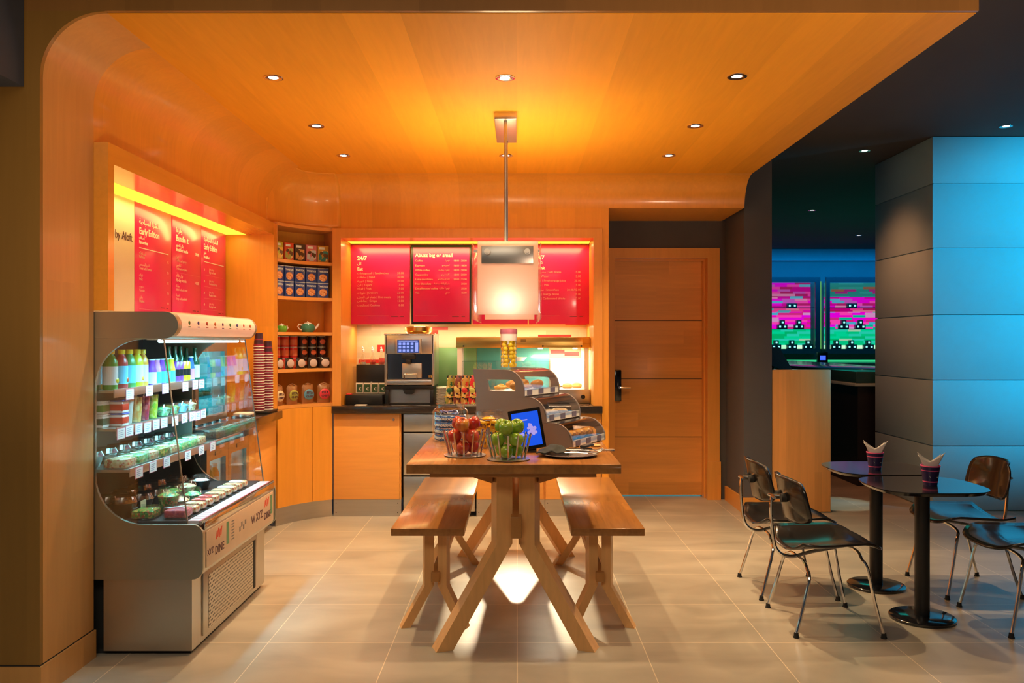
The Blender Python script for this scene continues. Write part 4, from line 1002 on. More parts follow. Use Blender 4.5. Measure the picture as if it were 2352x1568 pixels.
# ================================================================ corner shelf and cabinet
AC = (-1.53, 6.66); RX, RY = .345, .39
def apt(t, off=0):
    a = t * PI / 2; q = .45; ex, ey = -RX * math.cos(a), RY * math.sin(a); n = anorm(t)
    x = AC[0] + q * ex + (1 - q) * -RX * (1 - t); y = AC[1] + q * ey + (1 - q) * RY * t
    return (x - off * math.cos(n), y - off * math.sin(n))
def anorm(t):
    return R(-41.5) - .45 * (t * PI / 2 - R(45))     # direction towards the room
def board(mb, z0, z1, o0, o1, n=16, t0=0, t1=1):
    f0 = [apt(t0 + (t1 - t0) * i / n, o0) for i in range(n + 1)]; f1 = [apt(t0 + (t1 - t0) * i / n, o1) for i in range(n + 1)]
    return mb.prism(f0 + f1[::-1], z0, z1, 'Z')
cs = thing('corner_shelf', 'curved built-in wooden corner shelf between the cooler wall and the menu counter', 'shelf', (-1.78, 6.93, .918))
M['wood_shelf'] = wood('shelf veneer', (.74, .33, .08), 'X', 'Z', .4, 3, .05, .08)
SZ = [.92, 1.208, 1.503, 1.787, 2.08, 2.365]
for z in SZ: board(MB(), z - .004, z + .022, 0, .262).build('shelf', 'wood_shelf', cs)
board(MB(), .918, 2.39, .262, .275).build('back_panel', 'wood_vx', cs)
MB().prism([apt(1, 0), (-1.531, 7.05), (-1.531, 7.36), apt(1, .276)], .918, 2.388, 'Z').build('side_panel', 'wood_shelf', cs)
MB().prism([apt(0, 0), apt(0, .276), (-2.15, 6.657)], .918, 2.388, 'Z').build('side_panel', 'wood_shelf', cs)
cc = thing('corner_cabinet', 'curved orange veneer corner cabinet below the corner shelf', 'cabinet', (-1.78, 6.93, 0))
board(MB(), .142, .914, 0, .02, 14, 0, .66).build('panel', 'wood_vx', cc)
board(MB(), .142, .914, 0, .02, 8, .668, 1).build('panel', 'wood_vx', cc)
board(MB(), 0, .14, .02, .03).build('plinth', 'steel_h', cc)
# goods on the corner shelf
def on_shelf(o, t, off, z, turn=0):
    x, y = apt(t, off); o.location = (x, y, z); o.rotation_euler = (0, 0, anorm(t) + turn)
def arcsteps(n, a, b): return [a + (b - a) * i / (n - 1) for i in range(n)]
# packets of the top shelf face +X locally
for k, t_ in enumerate(arcsteps(5, .105, .865)):
    c1 = [(.45, .55, .05), (.60, .08, .03), (.06, .05, .04), (.55, .18, .22), (.50, .28, .04)][k]; c2 = [(.75, .55, .05), (.35, .45, .10), (.60, .35, .12), (.50, .60, .70), (.03, .25, .25)][k]
    d = ['yellow green', 'red and green', 'black and tan', 'pink and blue', 'orange and teal'][k]
    o = thing('soup_box', f'{d} soup carton on the top level of the corner shelf', 'carton', (0, 0, 0), 0, 'soup cartons on the corner shelf')
    MB().box(-.022, .022, -.047, .047, 0, .138, .002).build('carton', cm('carton %d' % k, c1, .4), o)
    MB().box(.022, .0228, -.040, .040, .008, .095).build('food_print', fruitmat('carton print %d' % k, [c2, c1, (.75, .60, .35), c2, (.10, .06, .03)], 42), o)
    MB().box(.0222, .0228, -.036, .012, .108, .126).build('name_band', 'cap_w', o)
    on_shelf(o, t_, .05, SZ[4] + .0222)
bb = thing('biscuit_box', '', 'box', (0, 0, 0)); BL = cm('royal blue carton', (.02, .06, .28), .35)
MB().box(-.030, .030, -.0475, .0475, 0, .122, .003).build('carton', BL, bb)
MB().ball((.030, 0, .044), .036, (.05, 1, .85), 14).build('food_print', fruitmat('biscuit print', [(.62, .24, .08), (.70, .35, .15), (.45, .14, .05), (.75, .5, .3)], 75), bb)
MB().box(-.0305, .0305, -.048, .048, .1185, .1222).build('top_edge', 'cap_w', bb)
letters('lettering', [('TWISTOS', 0, .088, .019, 'CENTER', .0006)], 'cap_w', face((.0305, 0, 0), (0, 1, 0), (0, 0, 1)), bb)
fst = True
for lv in range(2):
    for k, t_ in enumerate(arcsteps(5, .105, .86)):
        o = bb if fst else dup(bb); fst = False
        o['label'] = f'royal blue biscuit carton on the corner shelf, {ordn(k)} from the cooler side, {"upper" if lv else "lower"} row'; o['group'] = 'blue biscuit cartons'
        on_shelf(o, t_, .055, SZ[3] + .0222 + lv * .1225)
def teapot(label, col, r, t_, off, turn):
    o = thing('teapot', label, 'teapot', (0, 0, 0), 0, 'teapots on the corner shelf')
    MB().lathe([(0, 0), (r * .75, 0), (r, r * .35), (r * 1.02, r * .8), (r * .85, r * 1.15), (r * .5, r * 1.25)], n=22).build('body', col, o)
    MB().lathe([(r * .55, r * 1.24), (r * .45, r * 1.36), (.006, r * 1.42), (.009, r * 1.5), (.0, r * 1.62)], n=16).build('lid', 'white', o)
    MB().tube([(0, r * .85, r * .45), (0, r * 1.4, r * .75), (0, r * 1.75, r * 1.25)], .01, radii=[r * .26, r * .16, r * .11]).build('spout', 'white', o)
    MB().tube([(0, -r * .9, r * 1.0), (0, -r * 1.35, r * 1.15), (0, -r * 1.55, r * .8), (0, -r * 1.3, r * .45), (0, -r * .95, r * .35)], r * .09).build('handle', 'white', o)
    on_shelf(o, t_, off, SZ[2] + .0222, turn); return o
teapot('small leaf green teapot with white spout on the corner shelf', cm('green glaze', (.12, .42, .04), .15), .044, .27, .10, PI)
teapot('larger sea green teapot with white handle on the corner shelf', cm('sea green glaze', (.05, .25, .18), .15), .058, .68, .10, 0)
cn = thing('snack_can', '', 'can', (0, 0, 0))
MB().lathe([(.0335, 0), (.0345, .003), (.0345, .080), (.0335, .083)], n=16).build('wall', RED, cn)
MB().lathe([(.0351, .015), (.0351, .06)], n=16, cap=(False, False)).build('wrap', cm('can print', (.70, .16, .06), .4), cn)
MB().lathe([(.0355, .083), (.0355, .087), (.0, .0875)], n=16).build('lid', 'cap_w', cn)
cn2 = thing('snack_can', '', 'can', (0, 0, 0))
MB().lathe([(.0335, 0), (.0345, .003), (.0345, .080), (.0335, .083)], n=16).build('wall', cm('black can', (.03, .012, .012), .4), cn2)
MB().ball((.0335, 0, .042), .026, (.15, 1, .8), 10).build('print', cm('can picture', (.60, .12, .05), .4), cn2)
MB().lathe([(.0355, .083), (.0355, .087), (.0, .0875)], n=16).build('lid', 'cap_w', cn2)
used = set()
for k, t_ in enumerate(arcsteps(7, .085, .90)):
    for lv in range(3):
        src = cn if k < 4 else cn2
        o = src if src.name not in used else dup(src); used.add(src.name)
        o['label'] = f'{"red" if k < 4 else "black and red"} snack can on the corner shelf, {ordn(k)} from the cooler side, {["bottom", "middle", "top"][lv]} row'; o['group'] = 'red cans on the corner shelf' if k < 4 else 'black cans on the corner shelf'
        on_shelf(o, t_, .130, SZ[1] + .0222 + lv * .088)
def pouch(name, label, cat, w, h, d, col, pcol, group=None, knot=False):
    o = thing(name, label, cat, (0, 0, 0), 0, group)
    def sh(u, v, s):
        a = (u - .5) * 2; b_ = v
        k_ = (1 - abs(a) ** 3) * math.sin(PI * min(1, .06 + b_ * .94)) ** .6
        return (s * d * k_, a * w * (1 - .10 * abs(b_ - .3)), b_ * h)
    mb = MB().grid(lambda u, v: sh(u, v, 1), 10, 10).grid(lambda u, v: sh(u, v, -1), 10, 10)
    mb.build('bag', col, o)
    if pcol: MB().ball((d * .80, 0, h * .48), w * .84, (.22, 1, .95 * min(1, h / w / 2 + .25)), 14).build('round_label', pcol, o)
    if knot: MB().tube([(0, -w * .5, h), (0, 0, h + .01), (0, w * .5, h)], .006).build('seal', col, o)
    return o
for k, t_ in enumerate(arcsteps(5, .13, .90)):
    o = pouch('coffee_bag', f'small black foil bag in front of the cans, {ordn(k)} from the cooler side', 'bag', .042, .090, .020, cm('black foil', (.02, .018, .02), .2), cm('white bag print', (.6, .5, .5), .5), 'black foil bags on the corner shelf')
    on_shelf(o, t_, .045, SZ[1] + .0222)
for k, t_ in enumerate(arcsteps(4, .13, .89)):
    d, pc = [('cream round', (.75, .62, .40)), ('olive green', (.38, .38, .06)), ('sky blue', (.10, .30, .48)), ('bright red', (.68, .04, .07))][k]
    o = pouch('bread_bag', f'brown snack bag with {d} label on the bottom level of the corner shelf', 'bag', .056, .155, .030, cm('brown bag %d' % k, (.30, .13, .05), .35), cm('bag label %d' % k, pc, .4), 'brown snack bags on the corner shelf', True)
    letters('lettering', [('PITA', 0, .080, .028, 'CENTER', .0008), ('CHIPS', 0, .052, .024, 'CENTER', .0006)], 'ink_dark', face((.0365, 0, 0), (0, 1, 0), (0, 0, 1)), o)
    on_shelf(o, t_, .055, SZ[0] + .0222)
# ================================================================ back counter
tag(MB().box(-1.527, .701, 6.99, 7.735, .858, .918, .004).build('worktop', 'granite'), 'dark veined stone worktop under the menu boards on the rear wall', 'worktop')
def basecab(x0, x1, label, knob=True):
    t = thing('base_cabinet', label, 'cabinet', ((x0 + x1) / 2, 7.3, 0), 0, 'rear base cabinets')
    MB().box(x0, x1, 7.06, 7.70, .14, .856).build('carcass', 'wood_h', t)
    d = MB().box(x0 + .004, x1 - .012, 7.04, 7.058, .146, .854, .001).build('door', 'wood_h', t)
    if knob: MB().cyl((x1 - .06, 7.030, .805), .011, .012, axis='Y', n=14).build('lock', 'chrome', d)
    p = MB().box(x0, x1, 7.062, 7.08, 0, .139).build('plinth', 'steel_h', t)
    for x in (x0 + .02, x1 - .03):
        for z in (.03, .11): MB().cyl((x, 7.059, z), .004, .004, axis='Y', n=8).build('screw', 'rubber', p)
basecab(-1.523, -.962, 'orange veneer base cabinet with small round lock below the tea box')
st = thing('drawer_fridge', 'brushed steel drawer unit beside the orange cabinet, behind the table', 'drawer unit', (-.645, 7.3, 0))
MB().box(-.945, -.345, 7.06, 7.70, .04, .852).build('carcass', 'rubber', st)
for z0, z1 in ((.705, .850), (.345, .693), (.045, .333)): MB().box(-.940, -.350, 7.035, 7.06, z0, z1, .002).build('drawer', 'steel', st)
basecab(-.338, .228, 'orange veneer base cabinet glimpsed under the table between the benches')
basecab(.232, .700, 'orange veneer base cabinet at the door end of the counter, behind the bread display')
# green and teal glass panels on the tiles
struct('trim_9', MB().box(-.78, -.37, 7.728, 7.74, 1.0, 1.395, .001), bricks('green panel', [(0, (.22, .46, .20)), (.5, (.25, .50, .22))], .30, .32, 1, .15))
struct('trim_10', MB().box(-.368, .29, 7.728, 7.74, 1.0, 1.395, .001), bricks('teal panel', [(0, (.12, .50, .50)), (.5, (.14, .54, .55))], .42, .4, 2, .15))
mb = MB().box(-.84, -.63, 7.734, 7.74, 1.555, 1.58).box(-.85, -.72, 7.734, 7.74, 1.50, 1.553).box(.19, .49, 7.734, 7.74, 1.485, 1.512).box(.305, .43, 7.734, 7.74, 1.34, 1.37).box(.43, .56, 7.734, 7.74, 1.32, 1.355).box(-1.27, -1.19, 7.734, 7.74, 1.36, 1.42)
mb.box(-1.44, -1.13, 7.734, 7.74, 1.255, 1.285)
struct('trim_11', mb, mat('red tile', (.62, .04, .03), .25))
# tea chest
tc_ = thing('tea_chest', 'black open tea chest with lid raised, beside the coffee machine', 'tea chest', (-1.29, 7.27, .918))
MB().box(-1.445, -1.135, 7.16, 7.40, .9185, 1.0, .004).build('box', 'black', tc_)
MB().box(-1.40, -1.135, 7.40, 7.412, .99, 1.25, .003).build('lid', 'black', tc_)
MB().box(-1.30, -1.235, 7.3985, 7.4, 1.075, 1.083).box(-1.275, -1.26, 7.3985, 7.4, 1.088, 1.102).build('lid_emblem', 'steel', tc_)
for k in range(4):
    x = -1.398 + k * .066
    t = thing('tea_packet', f'dark green and cream tea packet standing in the black chest, {ordn(k)} from the wall side', 'tea packet', (x, 7.39, 1.0005), 0, 'tea packets in the chest')
    MB().box(x, x + .062, 7.375, 7.395, 1.0005, 1.092, .001).build('packet', 'paper', t)
    MB().box(x + .006, x + .058, 7.3735, 7.375, 1.010, 1.080).build('green_front', cm('tea green', (.03, .09, .03), .5), t)
    letters('mark', [('c', x + .024, 1.028, .055, 'LEFT', .001)], 'paper', front(0, 7.3725, 0), t)
s_ = thing('sweetener_pack', 'small red packet lying at the corner of the tea chest', 'packet', (-1.42, 7.19, 1.0)); 
MB().box(-1.44, -1.395, 7.165, 7.215, 1.0005, 1.012, .003).build('packet', RED, s_)
sp2 = tag(MB().box(-1.345, -1.25, 7.03, 7.10, .9185, .926, .002).build('card', 'paper'), 'small white card lying on the worktop in front of the tea chest', 'card')
gs = tag(MB().box(-1.45, -1.14, 7.52, 7.735, 1.222, 1.232, .002).build('glass_shelf', 'clear'), 'glass wall shelf carrying three syrup bottles', 'shelf')
for k, x in enumerate((-1.375, -1.290, -1.212)):
    t = thing('syrup_bottle', f'clear syrup bottle with white pump on the glass shelf, {ordn(k)} from the corner', 'bottle', (x, 7.6, 1.2325), 0, 'syrup bottles')
    MB().lathe([(0, 0), (.024, 0), (.026, .004), (.026, .055), (.020, .075), (.010, .095), (.009, .13)], n=16).build('glass', 'jar_glass', t, world=False)
    MB().lathe([(0, .002), (.022, .002), (.023, .035), (0, .035)], n=16).build('syrup', mat('syrup %d' % k, [(.5, .45, .4), (.35, .05, .04), (.45, .1, .08)][k], .2), t, world=False)
    MB().lathe([(.012, .125), (.013, .145), (.006, .150), (.005, .165)], n=12).tube([(0, 0, .163), (0, -.02, .168), (0, -.038, .160)], .004).build('pump', 'white', t, world=False)
# coffee machine
cf = thing('coffee_machine', 'steel bean-to-cup coffee machine with blue touch screen', 'coffee machine', (-.91, 7.4, .918))
MB().box(-1.123, -.702, 7.24, 7.62, 1.075, 1.51, .004).build('body', 'steel', cf)
MB().box(-1.128, -.698, 7.195, 7.63, 1.505, 1.516, .003).build('top_plate', 'chrome', cf)
MB().box(-1.115, -.710, 7.20, 7.24, 1.345, 1.505, .003).build('head_panel', 'steel_h', cf)
for x in (-1.123, -.722): MB().box(x, x + .020, 7.20, 7.24, 1.075, 1.505, .003).build('side_post', 'steel', cf)
MB().box(-1.10, -.724, 7.232, 7.24, 1.13, 1.343).build('mirror_panel', mat('mirror steel', (.35, .32, .31), .12, 1, var=.2, scale=4), cf)
sb_ = MB().box(-1.03, -.808, 7.182, 7.20, 1.348, 1.475, .004).build('screen_housing', 'steel_v', cf)
sc_ = MB().box(-1.012, -.826, 7.179, 7.182, 1.354, 1.464).build('screen', mat('screen glass', (.01, .015, .04), .15, emit=(.05, .10, .35), es=.6), sb_)
ic = MB()
for r_ in range(3):
    for c_ in range(4): ic.box(-1.0 + c_ * .034, -.978 + c_ * .034, 7.1782, 7.179, 1.364 + r_ * .028, 1.384 + r_ * .028, .002)
ic.box(-1.0, -.84, 7.1782, 7.179, 1.449, 1.458).box(-.862, -.836, 7.1782, 7.179, 1.364, 1.44)
ic.build('icon', mat('screen icons', (.2, .3, .7), .3, emit=(.18, .32, 1), es=.75), cf)
MB().box(-.975, -.865, 7.17, 7.235, 1.30, 1.343, .006).box(-.94, -.90, 7.175, 7.215, 1.265, 1.30, .006).build('nozzle', 'black', cf)
MB().box(-.975, -.81, 7.215, 7.232, 1.14, 1.265, .003).build('brew_panel', 'steel_v', cf)
MB().tube([(-.955, 7.21, 1.13), (-.955, 7.21, 1.175), (-.85, 7.21, 1.175), (-.85, 7.21, 1.13)], .004, n=6).build('cup_rack', 'chrome', cf)
MB().box(-1.105, -.722, 7.17, 7.26, 1.085, 1.128, .004).build('drip_tray', 'steel_h', cf)
MB().cyl((-.735, 7.19, 1.145), .016, .02, n=14).build('knob', 'brass', cf)
lg = MB().box(-1.118, -.708, 7.20, 7.60, 1.045, 1.075, .003).build('stand_top', 'black', cf)
for x in (-1.118, -.738): MB().box(x, x + .030, 7.20, 7.60, .918, 1.045, .003).build('stand_leg', 'black', cf)
MB().box(-1.088, -.738, 7.28, 7.30, .93, 1.045).build('stand_back', 'steel', cf)
MB().box(-1.09, -.736, 7.21, 7.28, .9185, .93, .002).build('stand_tray', 'black', cf)
MB().prism([(-.965, 1.045), (-.865, 1.045), (-.875, 1.012), (-.89, 1.004), (-.94, 1.004), (-.955, 1.012)], 7.185, 7.23).build('stand_spout', 'black', cf)
bw = thing('brass_bowl', 'shallow brass bowl on top of the coffee machine', 'bowl', (-.86, 7.42, 1.516))
MB().lathe([(.10, .0005), (.122, .022), (.120, .055), (.095, .062), (.0, .058)], c=(-.86, 7.42, 1.516), n=28).build('bowl_wall', 'brass', bw)
MB().lathe([(.085, .060), (.10, .072), (.09, .078), (0, .080)], c=(-.86, 7.42, 1.516), n=28).build('lid', 'jar_glass', bw)
# plates
pl = thing('plate', '', 'plate', (0, 0, 0))
MB().lathe([(0, 0), (.045, 0), (.075, .006), (.078, .008), (.074, .0085), (.045, .003), (0, .003)], n=28).build('dish', 'white', pl)
for k in range(16):
    o = pl if k == 0 else dup(pl); o.location = (-.60 + .001 * math.sin(k * 2), 7.14, .9185 + k * .0095)
    o['group'] = 'white plates stacked beside the coffee machine'; o['label'] = 'white plate in the stack beside the coffee machine, ' + ('bottom one' if k == 0 else 'topmost' if k == 15 else ordn(k) + ' from the bottom')
# hot display
hc = thing('hot_display', 'glass hot food display with brass hood on the rear counter', 'food warmer', (.05, 7.5, .918))
MB().box(-.525, .625, 7.30, 7.70, 1.395, 1.488, .004).build('hood', 'brass', hc)
MB().box(-.523, .623, 7.2985, 7.3, 1.428, 1.431).box(.03, .075, 7.2985, 7.3, 1.445, 1.468).build('hood_line', mat('hood shadow gap', (.25, .15, .03), .4), hc)
for x in (-.46, -.13, .22, .55): MB().cyl((x, 7.296, 1.411), .008, .006, axis='Y', n=10).build('hood_screw', 'rubber', hc)
for x in (-.515, .575): MB().box(x, x + .04, 7.31, 7.34, 1.04, 1.395, .002).build('post', 'white', hc)
for x in (-.515, .575): MB().box(x, x + .03, 7.66, 7.69, 1.04, 1.395, .002).build('post', 'white', hc)
MB().box(-.525, .625, 7.30, 7.70, .9185, 1.04, .004).build('base', 'steel', hc)
MB().box(-.475, .575, 7.345, 7.66, 1.275, 1.282).build('glass_shelf', 'clear', hc)
MB().box(-.475, .575, 7.31, 7.315, 1.05, 1.28).build('front_pane', 'clear', hc)
MB().box(.30, .60, 7.695, 7.70, 1.05, 1.30).build('white_back', 'white', hc)
for x in (.2, .5): MB().cyl((x, 7.36, 1.385), .02, .01, n=12).build('lamp_lens', 'lamp_disc', hc)
MB().cyl((.565, 7.29, .975), .018, .012, axis='Y').build('knob', 'black', hc)
o = tag(MB().lathe([(0, 0), (.05, 0), (.075, .028), (.078, .03), (.05, .008), (0, .006)], c=(.01, 7.5, 1.2825), n=24).build('white_dish', 'white'), 'white dish on the glass shelf of the hot display', 'dish')
for k, (x, y) in enumerate([(.44, 7.48), (.53, 7.56), (.34, 7.55)]):
    o = tag(MB().lathe([(0, 0), (.036, 0), (.045, .014), (.04, .032), (.02, .043), (0, .045)], c=(x, y, 1.0405), n=18).build('bread_roll', mat('roll crust %d' % k, (.55, .28, .08), .5)), 'pale bread roll on the hot display base, ' + ['middle of three', 'nearest the wall post', 'beside the teal panel'][k], 'bread roll', 'rolls in the hot display')
# ================================================================ on the communal table
def resample(poly, n):
    P = [Vector((*p, 0)) for p in poly]; P.append(P[0]); L = [0]
    for a, b_ in zip(P, P[1:]): L.append(L[-1] + (b_ - a).length)
    out = []
    for i in range(n):
        s = L[-1] * i / n
        for k in range(len(P) - 1):
            if L[k + 1] >= s:
                f = (s - L[k]) / max(1e-9, L[k + 1] - L[k]); q = P[k].lerp(P[k + 1], f); out.append((q.x, q.y)); break
    return out
TH = R(29); bdm = Matrix.Translation((-.256, 4.90, TZ + .0005)) @ Matrix.Rotation(-TH, 4, 'Z')
bd = thing('bread_display', 'three-tier taupe pastry display with clear curved covers on the table', 'pastry display', (-.256, 4.90, TZ))
M['taupe'] = mat('taupe panel', (.27, .22, .20), .4, .3, var=.06)
LB = .45
T = [(.0, .335, .268, .417), (.16, .475, .131, .268), (.33, .635, 0, .131)]     # x0, x1, z0, z1
def pshape(x0, x1, z0, z1, slant=0):
    r = min(z1 - z0 - .012, .115)
    return [(x0 + slant, z0), (x1, z0)] + [(x1, z1 - r)] + arc(x1 - r, z1 - r, r, 0, 90, 10) + [(x0, z1)]
for yy, nm in ((0, 'end_panel'), (LB - .012, 'end_panel')):
    p = MB()
    for i, (x0, x1, z0, z1) in enumerate(T):
        o_ = pshape(x0, x1, z0, z1, .025 if i == 0 else 0)
        if (i == 0 and yy == 0) or yy > 0:
            inn = [(x0 + .11, z0 + .028), (x1 - .055, z0 + .028), (x1 - .055, z1 - .085)] + arc(x1 - .085, z1 - .085, .03, 0, 90, 4)[1:] + [(x0 + .095, z1 - .055)]
            p.ringprism(resample(o_, 72), resample(inn, 72), yy, yy + .012, 'Y', mx=bdm)
        else: p.prism(o_, yy, yy + .012, 'Y', mx=bdm)
    if True:
        p.prism([(.02, 0), (.335, 0), (.335, .131), (.16, .131), (.16, .268), (.025, .268)], yy, yy + .012, 'Y', mx=bdm)
    p.build(nm, 'taupe', bd)
for i, (x0, x1, z0, z1) in enumerate(T):
    MB().box(x0 + .02, x1 - .004, .012, LB - .012, z0 + .004, z0 + .012, mx=bdm).build('shelf', 'taupe', bd)
    r = min(z1 - z0 - .012, .115)
    q = arc(x1 - r, z1 - r, r - .004, 0, 90, 10) + [(x1 - r - .09, z1 - .004)]; q2 = arc(x1 - r, z1 - r, r - .001, 0, 90, 10) + [(x1 - r - .09, z1 - .001)]
    MB().prism([(x1 - .001, z0 + .045)] + q2 + q[::-1] + [(x1 - .004, z0 + .045)], .0, LB, 'Y', mx=bdm).build('clear_cover', 'clear', bd)
    MB().box(x1 - .006, x1 - .002, .012, LB - .012, z0 + .004, z0 + .040, mx=bdm).build('lip', 'white', bd)
    for k, yy in enumerate((.07, .21, .36)):
        c = MB().box(x1 - .0018, x1 + .0008, yy - .028, yy + .028, z0 + .008, z0 + .038, mx=bdm).build('name_card', mat('name card', (.16, .14, .22), .6), bd)
MB().box(.03, .32, .012, LB - .012, .0, .12, mx=bdm).build('rear_core', 'taupe', bd)
MB().box(.11, .30, .02, LB - .02, .2804, .2955, mx=bdm).build('tray', 'white', bd)  # tray added to lift the pastries, white to reflect light onto them
def croissant(loc, rz, label, s=1.22, name='croissant'):
    t = thing(name, label, 'pastry', loc, rz, 'pastries in the display')
    pts = []; rad = []
    for i in range(15):
        a = -1.25 + 2.5 * i / 14; pts.append((.042 * s * math.sin(a), -.030 * s * math.cos(a) + .02 * s, .020 * s)); rad.append((.006 + .016 * math.cos(a * 1.18) ** .7 * (1 + .10 * math.cos(i * 2.6))) * s if abs(a) < 1.24 else .006 * s)
    rad = [max(.004 * s, abs(x.real if isinstance(x, complex) else x)) for x in rad]
    pts = [(p[0], p[1], max(rad)) for p in pts]
    MB().tube(pts, .01, n=10, radii=rad).build('roll', mat('golden crust', (.62, .30, .07), .35, var=.35, scale=60), t, world=False)
    return t
def swirl(loc, rz, label):
    t = thing('danish', label, 'pastry', loc, rz, 'pastries in the display')
    pts = [((.038 - .0022 * i * .55) * math.cos(i * .5), (.038 - .0022 * i * .55) * math.sin(i * .5), .013 + .0006 * i) for i in range(30)]
    MB().tube(pts, .0095, n=8).build('swirl', mat('glazed crust', (.75, .42, .10), .25, var=.3, scale=50), t, world=False)
    MB().ball((0, 0, .020), .016, (1, 1, .6), 10).build('filling', mat('custard', (.85, .55, .10), .3), t, world=False)
    return t
def muffin(loc, label):
    t = thing('muffin', label, 'muffin', loc, 0, 'muffins in the lowest tier')
    MB().lathe([(0, 0), (.026, 0), (.033, .035)], n=20, cap=(True, True)).build('case', mat('muffin case', (.35, .17, .06), .7), t, world=False)
    MB().ball((0, 0, .040), .042, (1, 1, .62), 14).build('crown', fruitmat('muffin crust', [(.75, .36, .06), (.80, .42, .09), (.60, .25, .05), (.72, .35, .07), (.3, .10, .03)], 90), t, world=False)
    return t
def bl(x, y, z): return bdm @ Vector((x, y, z))
for k, (x, y) in enumerate([(.145, .075), (.24, .08), (.24, .33), (.145, .20), (.24, .205), (.145, .325)]):
    p = bl(x, y, .296)
    (swirl if k in (0, 4) else croissant)(p, R(90) - TH,  ['coiled glazed danish at the near window of the top tier', 'golden croissant at the near end under the top cover', 'golden croissant at the far end under the top cover', 'golden croissant behind the near coiled danish', 'coiled danish between croissants under the top cover', 'golden croissant at the far rear of the top tier'][k])
for k, y in enumerate((.08, .20, .32)):
    t = thing('bagel_sandwich', f'pale wrapped bagel in the middle tier, {ordn(k)} from the near panel', 'bagel', bl(.40, y, .1435), 0, 'bagels in the middle tier')
    MB().lathe([(.012, .004), (.03, 0), (.048, .012), (.05, .02), (.045, .035), (.03, .042), (.012, .036)], n=20, cap=(False, False)).build('bagel', mat('pale dough', (.68, .52, .32), .5, var=.2, scale=50), t, world=False)
    MB().lathe([(.03, .018), (.054, .020), (.03, .024)], n=14).build('salad_leaf', SAL, t, world=False)
for k, y in enumerate((.075, .175, .275, .375)):
    muffin(bl(.545, y, .0125), f'brown muffin under the lowest cover, {ordn(k)} from the near panel')
for k, (x, y) in enumerate([(.685, .05), (.705, .14)]):
    o = MB().lathe([(0, 0), (.028, 0), (.032, .006), (.025, .011), (0, .012)], n=16).build('cookie', mat('cookie %d' % k, (.62, .34, .10), .6, var=.3, scale=80)); o.location = bl(x, y, .0005); tag(o, 'golden cookie lying on the table by the display, ' + ['nearer', 'farther'][k] + ' one', 'cookie', 'loose cookies')
# tall candy jar on the display roof
cj = thing('candy_jar', 'tall clear candy jar half full of yellow balls standing on the pastry display', 'jar', bl(.105, .235, .4165))
MB().lathe([(.048, 0), (.049, .005), (.049, .20), (.046, .205)], n=26, cap=(True, False)).build('glass', 'jar_glass', cj, world=False)
MB().lathe([(.050, .205), (.051, .208), (.051, .232), (.046, .236), (0, .237)], n=26).build('lid', mat('jar lid', (.45, .12, .14), .3), cj, world=False)
MB().lathe([(.0492, .165), (.0492, .205)], n=26, cap=(False, False)).build('neck_band', mat('jar band', (.8, .6, .45), .4), cj, world=False)
rng = random.Random(3); n = 0; base = bl(.105, .235, .4165)
YC = mat('yellow candy', (.95, .66, .02), .25, coat=.4)
cd0 = None
for lv in range(7):
    for q in range(6 if lv % 2 == 0 else 5):
        a = q * 2 * PI / (6 if lv % 2 == 0 else 5) + lv * .5
        rr_ = .0325
        if lv == 6 and q > 3: continue
        if cd0 is None: cd0 = MB().ball((0, 0, 0), .0145, n=12).build('candy_ball', YC)
        o = cd0 if n == 0 else dup(cd0)
        o.location = base + Vector((rr_ * math.cos(a), rr_ * math.sin(a), .0215 + lv * .0235)); n += 1
        tag(o, 'yellow candy ball inside the tall jar on the pastry display', 'candy', 'yellow candy balls in the tall jar')
# cookie jars
def bigjar(label, c, r, h):
    t = thing('cookie_jar', label, 'jar', (*c, TZ + .0005), 0, 'wide glass jars on the table')
    MB().lathe([(r * .90, 0), (r * .98, .006), (r, .02), (r, h * .77), (r * .93, h * .83), (r * .76, h * .88), (r * .75, h * .96), (r * .80, h * .97), (r * .80, h)], n=32, cap=(True, False)).build('glass', 'jar_glass', t, world=False)
    return t
J1 = (-.388, 4.935); J2 = (-.155, 4.655)
bigjar('wide glass jar full of blue biscuit packs near the table edge', J1, .103, .222)
bigjar('wide glass jar full of yellow candy packs behind the apple baskets', J2, .098, .20)
def pack(name, col, w, h, d, txt, inkm, dots=None, sz=.022):
    t = thing(name, '', 'snack pack', (0, 0, 0))
    def sh(u, v, s):
        a = (u - .5) * 2; c = (v - .5) * 2
        return (s * d * (1 - abs(a) ** 4) * (1 - abs(c) ** 4), a * w / 2, c * h / 2)
    MB().grid(lambda u, v: sh(u, v, 1), 8, 8).grid(lambda u, v: sh(u, v, -1), 8, 8).build('wrapper', col, t)
    if txt: letters('lettering', [(txt, 0, -.006, sz, 'CENTER', .001)], inkm, face((d + .0006, 0, 0), (0, 1, 0), (0, 0, 1)), t)
    if dots: MB().ball((d * .9, w * .28, -h * .2), h * .20, (.2, 1, 1), 8).build('biscuit_print', dots, t)
    return t
BLW = cm('blue wrapper', (.01, .10, .38), .25); YLW = cm('yellow wrapper', (.85, .45, .01), .25)
pb = pack('biscuit_pack', BLW, .066, .034, .007, 'OREO', 'white', cm('dark biscuit', (.06, .03, .03), .5), .019)
pk = pack('candy_pack', YLW, .072, .050, .010, "m&m's", cm('brown ink', (.10, .025, .015), .5), None, .027)
n = 0
